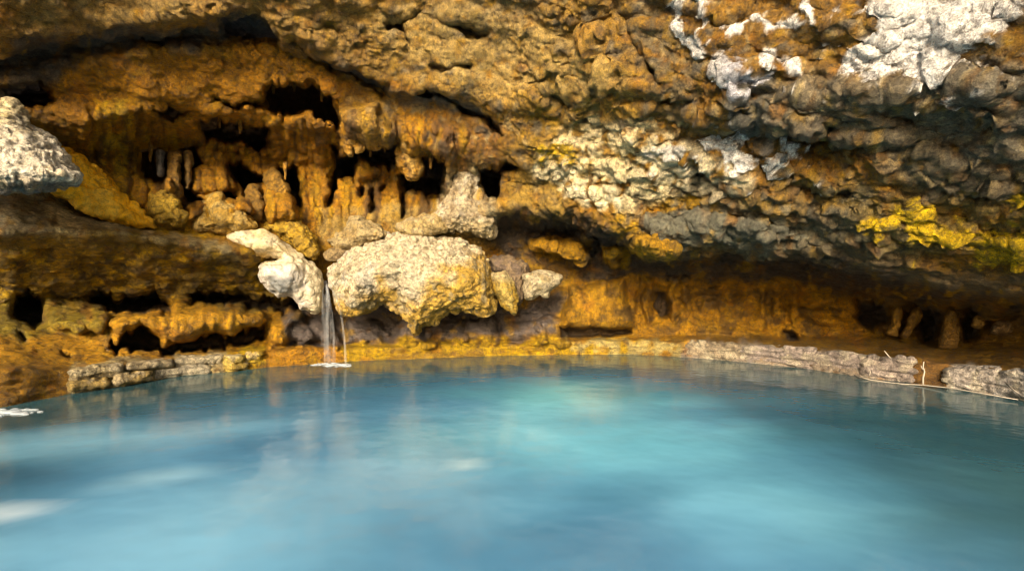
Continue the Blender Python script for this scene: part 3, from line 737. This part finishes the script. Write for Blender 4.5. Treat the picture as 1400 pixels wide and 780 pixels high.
formation('flowstone_column', [(612,268),(622,240),(627,218),(636,220),(654,233),(656,262),(668,272),(680,296),(676,322),(660,326),(640,316),(600,318),(570,314),(590,296)], 8.4, .5, .7, 30,
          blend((.56, .45, .28), (lambda v, x, y: ns(v, 6, 3., 0, .3) * .6, (.70, .62, .48)), (lambda v, x, y: ns(v, 9, 5., .15, .5) * .7, (.30, .20, .10)), (lambda v, x, y: sstep(296, 310, y) * .4, (.52, .38, .14))),
          'tall cream cone of flowstone rising behind the pale mound beside the dark window', 'rock formation', lumps=.05, fine=.02, popcorn=.018, warp=3)
formation('rock', [(448,330),(462,322),(474,308),(482,297),(491,294),(502,300),(518,310),(530,320),(520,332),(490,340),(460,348)], 8.35, .35, .5, 18,
          blend((.52, .40, .20), (lambda v, x, y: ns(v, 5, 7.) * .6, (.38, .24, .07))),
          'tan peaked rock standing behind the left shoulder of the pale mound', 'rock', lumps=.05, warp=3)
formation('rock', [(440,346),(452,338),(470,338),(474,348),(462,358),(446,356)], 8.2, .2, .3, 9,
          blend((.42, .30, .14), (lambda v, x, y: ns(v, 6, 1.) * .6, (.26, .18, .10))),
          'small brown rock wedged between the waterfall spout and the pale mound', 'rock', lumps=.03)
formation('rock', [(540,310),(560,298),(584,294),(606,296),(612,316),(580,324),(552,322)], 8.1, .3, .5, 14,
          blend((.52, .38, .16), (lambda v, x, y: ns(v, 6, 4.) * .6, (.62, .50, .30))),
          'low tan rough rock resting on top of the pale mound left of the cream cone', 'rock', lumps=.04, popcorn=.015)
formation('flowstone_boss', [(350,316),(366,304),(394,300),(416,306),(428,322),(436,344),(430,356),(412,346),(390,330),(372,318)], 8.4, .35, .5, 16,
          blend((.56, .34, .025), (lambda v, x, y: ns(v, 7, 1., .0, .35) * .6, (.30, .19, .03))),
          'lumpy bright yellow flowstone boss just above the cream spout', 'rock formation', lumps=.06, fine=.03, popcorn=.02, warp=3)
formation('boulder', [(262,300),(272,278),(292,264),(304,266),(322,280),(344,298),(352,310),(330,318),(290,320),(262,314)], 7.95, .4, .5, 26,
          blend((.50, .30, .05), (lambda v, x, y: ns(v, 4, 6.) * .6, (.56, .40, .14))),
          'rounded amber boulder in front of the dark columned opening', 'boulder', lumps=.05, warp=3)
formation('boulder', [(196,290),(206,268),(226,262),(244,272),(256,296),(250,312),(214,310)], 7.7, .35, .45, 22,
          blend((.56, .35, .035), (lambda v, x, y: ns(v, 4, 2.) * .6, (.44, .26, .03))),
          'yellow rounded boulder below the hanging columns left of the amber boulder', 'boulder', lumps=.05, warp=3)
AMBF = blend((.48, .24, .02), (lambda v, x, y: ns(v, 5, 2.) * .6, (.58, .37, .10)), (lambda v, x, y: ns(v, 7, 8., .1, .4) * .7, (.20, .11, .03)))
formation('flowstone_curtain', [(468,160),(470,128),(500,114),(530,132),(546,160),(543,192),(530,198),(524,190),(514,204),(502,194),(492,208),(484,200),(478,216),(472,204)], 7.75, .22, .8, 26, AMBF,
          'broad amber flowstone curtain with a toothed lower edge right of the largest dark hollow', 'rock formation', lumps=.06, fine=.025, vox=.015, warp=3.5)
formation('flowstone_curtain', [(546,196),(556,186),(576,192),(600,190),(612,206),(612,222),(604,214),(590,206),(574,212),(578,232),(568,244),(554,242),(546,226)], 7.85, .22, .7, 14, AMBF,
          'amber hanging lobe hooked over the dark hollow just left of the cream cone', 'rock formation', lumps=.05, fine=.025, vox=.015, warp=3)
for poly, dd_, col, lab in (
    ([(216,206),(223,206),(224,226),(222,242),(217,240),(215,224)], 7.9, (.26,.22,.18), 'thin grey pillar at the left in the dark columned opening'),
    ([(230,206),(246,206),(247,236),(250,264),(244,290),(234,288),(229,262),(231,232)], 7.85, (.36,.19,.03), 'thick amber pillar in the middle of the dark columned opening'),
    ([(254,206),(261,206),(262,232),(260,262),(254,258),(253,230)], 7.95, (.30,.17,.04), 'brown pillar at the right in the dark columned opening'),
    ([(362,238),(372,230),(384,238),(394,256),(402,284),(398,306),(374,306),(364,284)], 8.3, (.36,.19,.02), 'amber rounded pillar under the jagged black hollow left of the fluted wall'),
    ([(334,262),(344,250),(354,256),(362,280),(358,304),(338,300)], 8.25, (.30,.16,.02), 'brown domed knob in front of the jagged black hollow')):
    formation('rock_pillar', poly, dd_, .16, .3, 7, blend(col, (lambda v, x, y: ns(v * np.array([1, 1, .35]), 9, 3.) * .6, tuple(c * .5 for c in col))), lab, 'rock formation', 'pillars in the dark openings', lumps=.03, fine=.014, vox=.013)
for x, y0, y1, w_, dd_, lab in (
    (374, 110, 130, 4, 7.85, 'short amber stalactite at the left end of the roof of the largest black hollow'),
    (402, 108, 127, 3.4, 7.85, 'amber stalactite hanging from the middle of the roof of the largest black hollow'),
    (440, 114, 140, 4.2, 7.85, 'longest amber stalactite, near the right end of the largest black hollow'),
    (300, 158, 176, 3.4, 7.9, 'small brown stalactite in the left part of the wide hollow below the largest one'),
    (328, 166, 184, 3.6, 7.9, 'brown stalactite in the middle of the wide hollow below the largest one'),
    (506, 196, 216, 3.6, 7.95, 'amber stalactite hanging in the hollow under the toothed curtain'),
    (526, 192, 210, 3.0, 7.95, 'thinner amber stalactite right of its neighbour under the toothed curtain'),
    (588, 204, 232, 4.0, 8.0, 'amber stalactite hanging in the hollow under the hooked lobe'),
    (206, 200, 222, 3.2, 7.9, 'thin brown stalactite left of the grey pillar in the columned opening'),
    (390, 226, 246, 3.6, 8.15, 'brown stalactite over the rounded amber pillar')):
    formation('stalactite', [(x - w_, y0 - 5), (x + w_, y0 - 5), (x + w_ * .8, y0 + (y1 - y0) * .4), (x + w_ * .35, y1), (x - w_ * .3, y1 - 1), (x - w_ * .75, y0 + (y1 - y0) * .35)], dd_, .05, .08, 4,
              blend((.42, .21, .02), (lambda v, x, y: ns(v, 9, 3.) * .6, (.20, .11, .03))), lab, 'stalactite', 'stalactites in the dark hollows', lumps=.008, fine=.006, vox=.010, warp=1.0, res=.8)
# stalagmites at the back of the right-hand shelf
for poly, d, col, lab in (
    ([(1211,458),(1219,440),(1221,420),(1229,416),(1233,424),(1231,444),(1227,459)], 7.75, (.36,.19,.02), 'slim amber stalagmite at the left of the three on the dark shelf'),
    ([(1230,460),(1240,442),(1246,424),(1256,418),(1261,426),(1258,440),(1248,452),(1240,461)], 7.7, (.32,.17,.02), 'leaning amber stalagmite with a forked top, middle of the three'),
    ([(1283,475),(1288,452),(1293,432),(1299,423),(1307,430),(1311,450),(1310,475)], 7.2, (.33,.18,.03), 'stout blunt stalagmite, right of the other two on the dark shelf')):
    formation('stalagmite', poly, d, .16, .3, 8, blend(col, (lambda v, x, y: ns(v, 7, 3.) * .6, (.26, .14, .03))), lab, 'stalagmite', 'stalagmites along the shelf', lumps=.02, fine=.012, vox=.013)
formation('rock', [(1328,436),(1336,430),(1346,434),(1348,444),(1340,449),(1330,446)], 6.9, .14, .2, 8, blend((.34, .20, .04), (lambda v, x, y: ns(v, 7, 3.) * .6, (.22, .13, .04))),
          'small round ochre rock lodged right of the stout stalagmite', 'rock', lumps=.02, vox=.013)
formation('rock', [(1352,450),(1362,438),(1378,440),(1384,450),(1374,458),(1358,458)], 6.75, .18, .25, 9, blend((.30, .19, .08), (lambda v, x, y: ns(v, 7, 8.) * .6, (.20, .13, .06))),
          'brown wide rock on the shelf near the right end of the dark niche', 'rock', lumps=.03, vox=.013)
# loose stones laid along the rim
def stone(x0, x1, yt0, yb0, yt1, yb1, d, col, lab, grp, tf=.14):
    n = max(4, int((x1 - x0) / 9)); rr = random.Random(x0); u = [i / n for i in range(n + 1)]
    j = lambda a: (rr.random() - .5) * a
    poly = [(x0 + 2 + (x1 - x0 - 4) * t + j(3), yt0 + (yt1 - yt0) * t + j(.16 * (yb0 - yt0)) + (.8 if t in (0, 1) else 0)) for t in u]
    poly += [(x1 - 2 - (x1 - x0 - 4) * t + j(3), yb1 + (yb0 - yb1) * t + j(2)) for t in u]
    formation('rim_stone', poly, d, tf, .3, 4.5, blend(col, (lambda v, x, y: ns(v, 7, x0) * .6, tuple(c * .6 for c in col)), (lambda v, x, y: ns(v, 5, x1) * .5, (.62, .54, .38))),
              lab, 'stone', grp, vox=.013, warp=1.8, lumps=.010, fine=.007, strata=.030, res=1.2, tilt=((dq(x1) - dq(x0)) / (x1 - x0), 0))
dq = lambda x: float(np.interp(x, gx, dedge))
G1 = 'flat stones stacked along the left rim'
stone(96, 168, 505, 519, 497, 511, dq(132) + .12, (.50,.40,.22), 'long flat tan stone at the left end of the stacked rim, top course', G1)
stone(170, 236, 497, 508, 491, 500, dq(200) + .12, (.46,.37,.22), 'flat beige stone in the middle of the stacked rim, top course', G1)
stone(238, 306, 490, 500, 486, 495, dq(270) + .14, (.48,.41,.27), 'flat grey cream stone at the right end of the stacked rim, top course', G1)
stone(92, 150, 521, 534, 514, 526, dq(122) + .06, (.42,.29,.09), 'ochre stone under the long flat tan stone at the waterline', G1)
stone(152, 208, 514, 526, 507, 519, dq(180) + .06, (.52,.36,.12), 'golden stone at the waterline below the middle beige stone', G1)
stone(210, 290, 505, 517, 500, 510, dq(250) + .06, (.52,.46,.33), 'pale cream stone at the waterline below the right end of the stack', G1)
G2 = 'yellow blocks of the rim'
stone(308, 334, 486, 497, 484, 496, dq(320) + .10, (.60,.44,.10), 'squarish yellow block just right of the stacked tan stones', G2)
stone(335, 361, 482, 494, 479, 492, dq(348) + .10, (.64,.42,.03), 'bright yellow block at the left edge of the orange rim', G2)
stone(310, 340, 498, 507, 497, 505, dq(326) + .05, (.58,.40,.08), 'low yellow block at the waterline under the squarish yellow block', G2)
G3 = 'pale boulders of the right rim'
stone(936, 1036, 467, 490, 472, 494, dq(984) + .08, (.38,.30,.20), 'tan low boulder at the left end of the pale right rim', G3, .09)
stone(1008, 1120, 472, 496, 477, 503, dq(1062) + .08, (.40,.33,.29), 'long pinkish grey boulder in the middle of the right rim', G3, .09)
stone(1086, 1204, 476, 504, 489, 518, dq(1140) + .08, (.38,.31,.27), 'pitted grey boulder left of the smooth pinkish one on the right rim', G3, .09)
stone(1176, 1252, 491, 518, 489, 524, dq(1212) + .08, (.44,.36,.31), 'smooth pinkish boulder beside the brown stained rim and upright twig', G3, .09)
stone(1290, 1368, 504, 529, 502, 536, dq(1327) + .08, (.56,.49,.43), 'white layered boulder right of the brown stained rim', G3, .09)
stone(1338, 1450, 505, 538, 505, 552, dq(1380) + .08, (.64,.58,.53), 'whitest boulder at the right edge of the photo by the waterline', G3, .2)

# ------------------------------------------------------------------ water
wm, nt, b = newmat('milky_sulphur_water')
tc = N(nt, 'ShaderNodeTexCoord'); mp_ = N(nt, 'ShaderNodeMapping'); mp_.inputs['Scale'].default_value = (.55, .8, 1); mp_.inputs['Rotation'].default_value = (0, 0, .5)
nt.links.new(tc.outputs['Object'], mp_.inputs[0])
a1 = N(nt, 'ShaderNodeTexNoise', Scale=.9, Detail=3., Roughness=.45, Distortion=.6); nt.links.new(mp_.outputs[0], a1.inputs['Vector'])
at = N(nt, 'ShaderNodeVertexColor', layer_name='tint')
var = ramp(nt, a1.outputs[0], [(.3, (.62, .68, .72)), (.5, (1, 1, 1)), (.70, (1.5, 1.35, 1.28))])
cc = mix(nt, 'MULTIPLY', .9, at.outputs[0], var.outputs[0])
nt.links.new(cc, b.inputs['Base Color'])
b.inputs['Roughness'].default_value = .13; b.inputs['IOR'].default_value = 1.33
wn = N(nt, 'ShaderNodeTexNoise', Scale=3.2, Detail=2.); nt.links.new(tc.outputs['Object'], wn.inputs['Vector'])
bp = N(nt, 'ShaderNodeBump', Strength=.10, Distance=.08); nt.links.new(wn.outputs[0], bp.inputs['Height']); nt.links.new(bp.outputs[0], b.inputs['Normal'])
wx_ = np.arange(-9, 9.01, .1); wy_ = np.arange(-4, 9.61, .1)
WXg, WYg = np.meshgrid(wx_, wy_); h, w = WXg.shape
WV = np.stack([WXg, WYg, 0 * WXg], -1).reshape(-1, 3)
ii = np.arange(h * w).reshape(h, w); WQ = np.stack([ii[:-1, :-1], ii[:-1, 1:], ii[1:, 1:], ii[1:, :-1]], -1).reshape(-1, 4)
wc = np.tile(np.array([.08, .26, .43, 1.]), (len(WV), 1))
def murk_light_tint(cx, cy, rx, ry, rot, col, amt):                                # milky murk, with light beam, sky reflections and darker water painted as tint
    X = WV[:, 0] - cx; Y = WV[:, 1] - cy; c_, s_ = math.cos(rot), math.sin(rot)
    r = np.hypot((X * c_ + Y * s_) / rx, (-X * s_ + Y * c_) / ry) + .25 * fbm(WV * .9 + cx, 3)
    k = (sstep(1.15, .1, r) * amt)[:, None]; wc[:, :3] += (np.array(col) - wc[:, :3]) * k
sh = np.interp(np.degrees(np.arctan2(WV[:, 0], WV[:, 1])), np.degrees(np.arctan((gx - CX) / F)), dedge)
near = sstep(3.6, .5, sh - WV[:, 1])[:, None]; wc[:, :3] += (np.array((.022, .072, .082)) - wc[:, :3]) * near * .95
murk_light_tint(4.2, 4.4, 3.2, 2.8, 0, (.024, .09, .115), .95); murk_light_tint(3.2, 2.2, 1.9, 1.8, 0, (.038, .115, .125), .95)
murk_light_tint(.6, 5.6, 1.5, 1.1, .2, (.12, .43, .50), .85); murk_light_tint(.6, 4.2, 1.9, 1.7, 0, (.16, .54, .70), .75)
murk_light_tint(-1.2, 2.6, 1.6, 1.0, .4, (.19, .47, .66), .75); murk_light_tint(-3.2, 4.1, 1.6, .6, .3, (.20, .48, .66), .6); murk_light_tint(1.3, 2.9, 1.1, .8, -.5, (.17, .50, .68), .6)
murk_light_tint(-2.2, 3.2, .5, .25, .4, (.30, .55, .68), .5); murk_light_tint(-.3, 3.45, .16, .12, 0, (.45, .70, .80), .8); murk_light_tint(-2.7, 2.7, .3, .16, .2, (.5, .66, .75), .7)
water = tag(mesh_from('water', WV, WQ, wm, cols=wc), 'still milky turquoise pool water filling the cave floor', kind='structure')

wf, nt, b = newmat('falling_water')
b.inputs['Base Color'].default_value = (.85, .88, .9, 1); b.inputs['Roughness'].default_value = .25
tr = N(nt, 'ShaderNodeBsdfTransparent'); ms = N(nt, 'ShaderNodeMixShader')
tc = N(nt, 'ShaderNodeTexCoord'); m_ = N(nt, 'ShaderNodeMapping'); m_.inputs['Scale'].default_value = (26, 26, 1.2)
nz = N(nt, 'ShaderNodeTexNoise', Scale=1., Detail=3.); nt.links.new(tc.outputs['Object'], m_.inputs[0]); nt.links.new(m_.outputs[0], nz.inputs['Vector'])
al = ramp(nt, nz.outputs[0], [(.40, (.0, .0, .0)), (.75, (.13, .13, .13))])
nt.links.new(al.outputs[0], ms.inputs[0]); nt.links.new(tr.outputs[0], ms.inputs[1]); nt.links.new(b.outputs[0], ms.inputs[2])
nt.links.new(ms.outputs[0], [n for n in nt.nodes if n.type == 'OUTPUT_MATERIAL'][0].inputs[0])

def tube(pts, rad, seg=8, flatten=1.0):
    pts = [np.array(p, float) for p in pts]; V_, Q_ = [], []
    for i, p in enumerate(pts):
        t = pts[min(i + 1, len(pts) - 1)] - pts[max(i - 1, 0)]; t /= np.linalg.norm(t) + 1e-9
        a = np.cross(t, (0, 1, 0)); a = a / np.linalg.norm(a) if np.linalg.norm(a) > .1 else np.array([1., 0, 0])
        bb = np.cross(t, a); r = rad[i] if hasattr(rad, '__len__') else rad
        for k in range(seg):
            th = 2 * math.pi * k / seg; V_.append(p + r * (a * math.cos(th) + bb * math.sin(th) * flatten))
        if i:
            for k in range(seg):
                Q_.append(((i - 1) * seg + k, (i - 1) * seg + (k + 1) % seg, i * seg + (k + 1) % seg, i * seg + k))
    n0 = len(V_); V_.append(pts[0]); V_.append(pts[-1]); L = (len(pts) - 1) * seg
    for k in range(seg):
        Q_.append((n0, (k + 1) % seg, k, k)); Q_.append((n0 + 1, L + k, L + (k + 1) % seg, L + (k + 1) % seg))
    return V_, Q_
def tube_obj(name, pts, rad, mat, parent=None, flatten=1.0):
    v, q = tube(pts, rad, 8, flatten)
    me = bpy.data.meshes.new(name); me.from_pydata([tuple(p) for p in v], [], [tuple(dict.fromkeys(f)) for f in q]); me.update()
    me.polygons.foreach_set('use_smooth', np.ones(len(me.polygons), bool)); me.materials.append(mat)
    o = bpy.data.objects.new(name, me); COL.objects.link(o)
    if parent: o.parent = parent
    return o
wroot = bpy.data.objects.new('waterfall', None); COL.objects.link(wroot)
tag(wroot, 'thin small waterfall dropping from the cream spout into the pool', 'waterfall')
base = np.array(pt(456, 494, 7.7)); wroot.location = base
def strand(keys, r0, r1, fl_=.5):
    k = np.array(keys, float); t = np.linspace(0, 1, 22); kt = np.linspace(0, 1, len(k))
    x, y, d = (np.interp(t, kt, k[:, i]) for i in range(3))
    pts = [np.array(pt(a, b_, c)) - base + np.array([.006 * math.sin(7 * s + r0 * 900), 0, 0]) for a, b_, c, s in zip(x, y, d, t)]
    tube_obj('water_strand', pts, [r0 + (r1 - r0) * s for s in t], wf, wroot, fl_)
strand([(445,384,7.78),(446,410,7.72),(447,440,7.7),(447,470,7.7),(447,496,7.7)], .028, .055, .4)
strand([(447,388,7.75),(450,415,7.7),(454,445,7.68),(455,472,7.68),(455,497,7.68)], .02, .05, .5)
strand([(449,382,7.72),(455,398,7.66),(463,418,7.62),(468,440,7.6),(472,470,7.6),(473,497,7.6)], .013, .022, .8)
strand([(443,392,7.8),(441,430,7.78),(440,474,7.78)], .018, .03, .6)

fm, nt, b = newmat('foam'); b.inputs['Base Color'].default_value = (.6, .66, .7, 1); b.inputs['Roughness'].default_value = .6
tr = N(nt, 'ShaderNodeBsdfTransparent'); ms = N(nt, 'ShaderNodeMixShader'); ms.inputs[0].default_value = .3
nt.links.new(tr.outputs[0], ms.inputs[1]); nt.links.new(b.outputs[0], ms.inputs[2]); nt.links.new(ms.outputs[0], [n for n in nt.nodes if n.type == 'OUTPUT_MATERIAL'][0].inputs[0])
def foam(cx, cy, d, rx, ry, n, label):
    v0 = np.array(pt(cx, cy, d)); v0 = np.array([v0[0], v0[1], 0.0]); Vs, Qs = [], []
    for i in range(n):
        a, r = random.random() * 6.28, random.random() ** .6
        c = np.array([math.cos(a) * r * rx, math.sin(a) * r * ry, .004]); s = .012 + .03 * random.random() * (1 - .6 * r); k0 = len(Vs)
        e = 1.0 + 2.2 * random.random()
        for z, q in ((-.004, 1.), (.2 * s, .92), (.42 * s, .5)):
            for t in range(8): Vs.append(c + np.array([math.cos(t * .785) * s * q * e, math.sin(t * .785) * s * q, z]))
        for l in (0, 8):
            for t in range(8): Qs.append((k0 + l + t, k0 + l + (t + 1) % 8, k0 + l + 8 + (t + 1) % 8, k0 + l + 8 + t))
        for t in (0, 2, 4): Qs.append((k0 + 16, k0 + 17 + t, k0 + 18 + t, k0 + (19 + t if t < 4 else 23)))
    o = mesh_from('foam', Vs, Qs, fm); o.location = v0
    return tag(o, label, 'foam', kind='stuff')
foam(450, 499, 7.72, .40, .2, 34, 'white froth where the small waterfall meets the pool')
foam(2, 563, 4.85, .40, .16, 42, 'white froth floating at the left edge of the pool')

# ------------------------------------------------------------------ twigs and floating branches by the right-hand rim
tw, nt, b = newmat('bleached_wood')
nz = N(nt, 'ShaderNodeTexNoise', Scale=40.); cr = ramp(nt, nz.outputs[0], [(.3, (.20, .16, .11)), (.7, (.48, .42, .34))]); nt.links.new(cr.outputs[0], b.inputs['Base Color']); b.inputs['Roughness'].default_value = .8
def twig(name, keys, r, label, branch=None, group=None):
    root = bpy.data.objects.new(name, None); COL.objects.link(root); b0 = np.array(pt(*keys[0])); root.location = b0
    tag(root, label, 'twig', group)
    pts = [np.array(pt(*k)) - b0 for k in keys]; tube_obj('stem', pts, list(np.linspace(r, r * .55, len(pts))), tw, root)
    for br in branch or []:
        tube_obj('side_shoot', [np.array(pt(*k)) - b0 for k in br], list(np.linspace(r * .7, r * .3, len(br))), tw, root)
de = dq(1263)
twig('twig', [(1262,526,de-.12),(1262,516,de-.12),(1264,508,de-.12),(1262,501,de-.12),(1263,494,de-.12)], .012, 'pale twig standing upright against the brown stained rim',
     [[(1263,506,de-.12),(1260,502,de-.13),(1259,499,de-.13)]])
twig('twig', [(1217,489,6.35),(1213,484,6.35),(1209,479,6.36)], .010, 'short pale twig leaning on the shelf above the pinkish boulder')
twig('floating_branch', [(1168,513,dq(1168)-.15),(1190,519,dq(1190)-.17),(1225,524,dq(1225)-.15),(1262,526,dq(1262)-.13),(1300,530,dq(1300)-.15),(1340,537,dq(1340)-.15),(1392,546,dq(1392)-.14)], .010,
     'long thin bleached branch floating along the foot of the right rim', [[(1225,524,dq(1225)-.15),(1205,527,dq(1205)-.32)]])
twig('twig', [(1376,524,dq(1376)-.1),(1384,531,dq(1384)-.16),(1392,537,dq(1392)-.2)], .008, 'thin pale twig slanting down over the whitest boulder into the water')
twig('twig', [(1186,500,dq(1186)-.1),(1190,508,dq(1190)-.12),(1188,514,dq(1188)-.14)], .008, 'short crooked pale twig in the gap left of the smooth pinkish boulder')

# ------------------------------------------------------------------ unseen ground added behind the camera for bounce light
gm, nt, b = newmat('gravelly_ground')
nz = N(nt, 'ShaderNodeTexNoise', Scale=2.5, Detail=8.); cr = ramp(nt, nz.outputs[0], [(.3, (.16, .13, .09)), (.7, (.34, .28, .20))]); nt.links.new(cr.outputs[0], b.inputs['Base Color']); b.inputs['Roughness'].default_value = .95
gxx = np.linspace(-60, 60, 60); gyy = np.linspace(-70, -1.2, 50); A, B = np.meshgrid(gxx, gyy)
gz = .12 + .1 * fbm(np.stack([A.ravel() * .3, B.ravel() * .3, 0 * A.ravel()], 1), 3).reshape(A.shape) + .02 * np.maximum(0, -B - 3)
ii = np.arange(A.size).reshape(A.shape)
tag(mesh_from('ground', np.stack([A, B, gz], -1).reshape(-1, 3), np.stack([ii[:-1, :-1], ii[:-1, 1:], ii[1:, 1:], ii[1:, :-1]], -1).reshape(-1, 4), gm), 'gravelly ground before the cave mouth', kind='structure')

# ------------------------------------------------------------------ camera, light
cam = bpy.data.cameras.new('camera'); cam.lens = 18; cam.sensor_width = 36; cam.clip_end = 500; cam.clip_start = .05
co = bpy.data.objects.new('camera', cam); COL.objects.link(co); co.location = (0, 0, CAMZ); co.rotation_euler = (math.pi / 2, 0, 0); C.camera = co
EL, AZ = math.radians(20), math.radians(10)      # the light comes in from behind and above, a little from the left
L = bpy.data.lights.new('sun', 'SUN'); L.energy = 1.5; L.angle = math.radians(20); L.color = (1, .92, .80)
so = bpy.data.objects.new('sun', L); COL.objects.link(so); so.location = (-3, -8, 8)
from mathutils import Vector
dirv = Vector((math.sin(AZ) * math.cos(EL), math.cos(AZ) * math.cos(EL), -math.sin(EL)))
so.rotation_euler = dirv.to_track_quat('-Z', 'Y').to_euler()
wd = bpy.data.worlds.new('World'); C.world = wd; wd.use_nodes = True; nt = wd.node_tree
sk = nt.nodes.new('ShaderNodeTexSky'); sk.sky_type = 'NISHITA'; sk.sun_disc = False; sk.sun_elevation = EL
sk.sun_rotation = math.radians(180) + AZ; sk.air_density = 1.0; sk.dust_density = 4.0
nt.links.new(sk.outputs[0], nt.nodes['Background'].inputs[0]); nt.nodes['Background'].inputs[1].default_value = .05
C.view_settings.view_transform = 'Standard'; C.view_settings.look = 'None'; C.view_settings.gamma = 1; C.view_settings.exposure = 2.15
C.view_settings.use_white_balance = True; C.view_settings.white_balance_temperature = 7300; C.view_settings.white_balance_tint = 10
C.view_settings.use_curve_mapping = False
C.cycles.max_bounces = 8; C.cycles.diffuse_bounces = 3; C.cycles.transparent_max_bounces = 12
C.cycles.filter_width = 1.0; C.cycles.use_adaptive_sampling = True; C.cycles.adaptive_threshold = .02; C.cycles.use_denoising = True; C.cycles.sample_clamp_indirect = 8
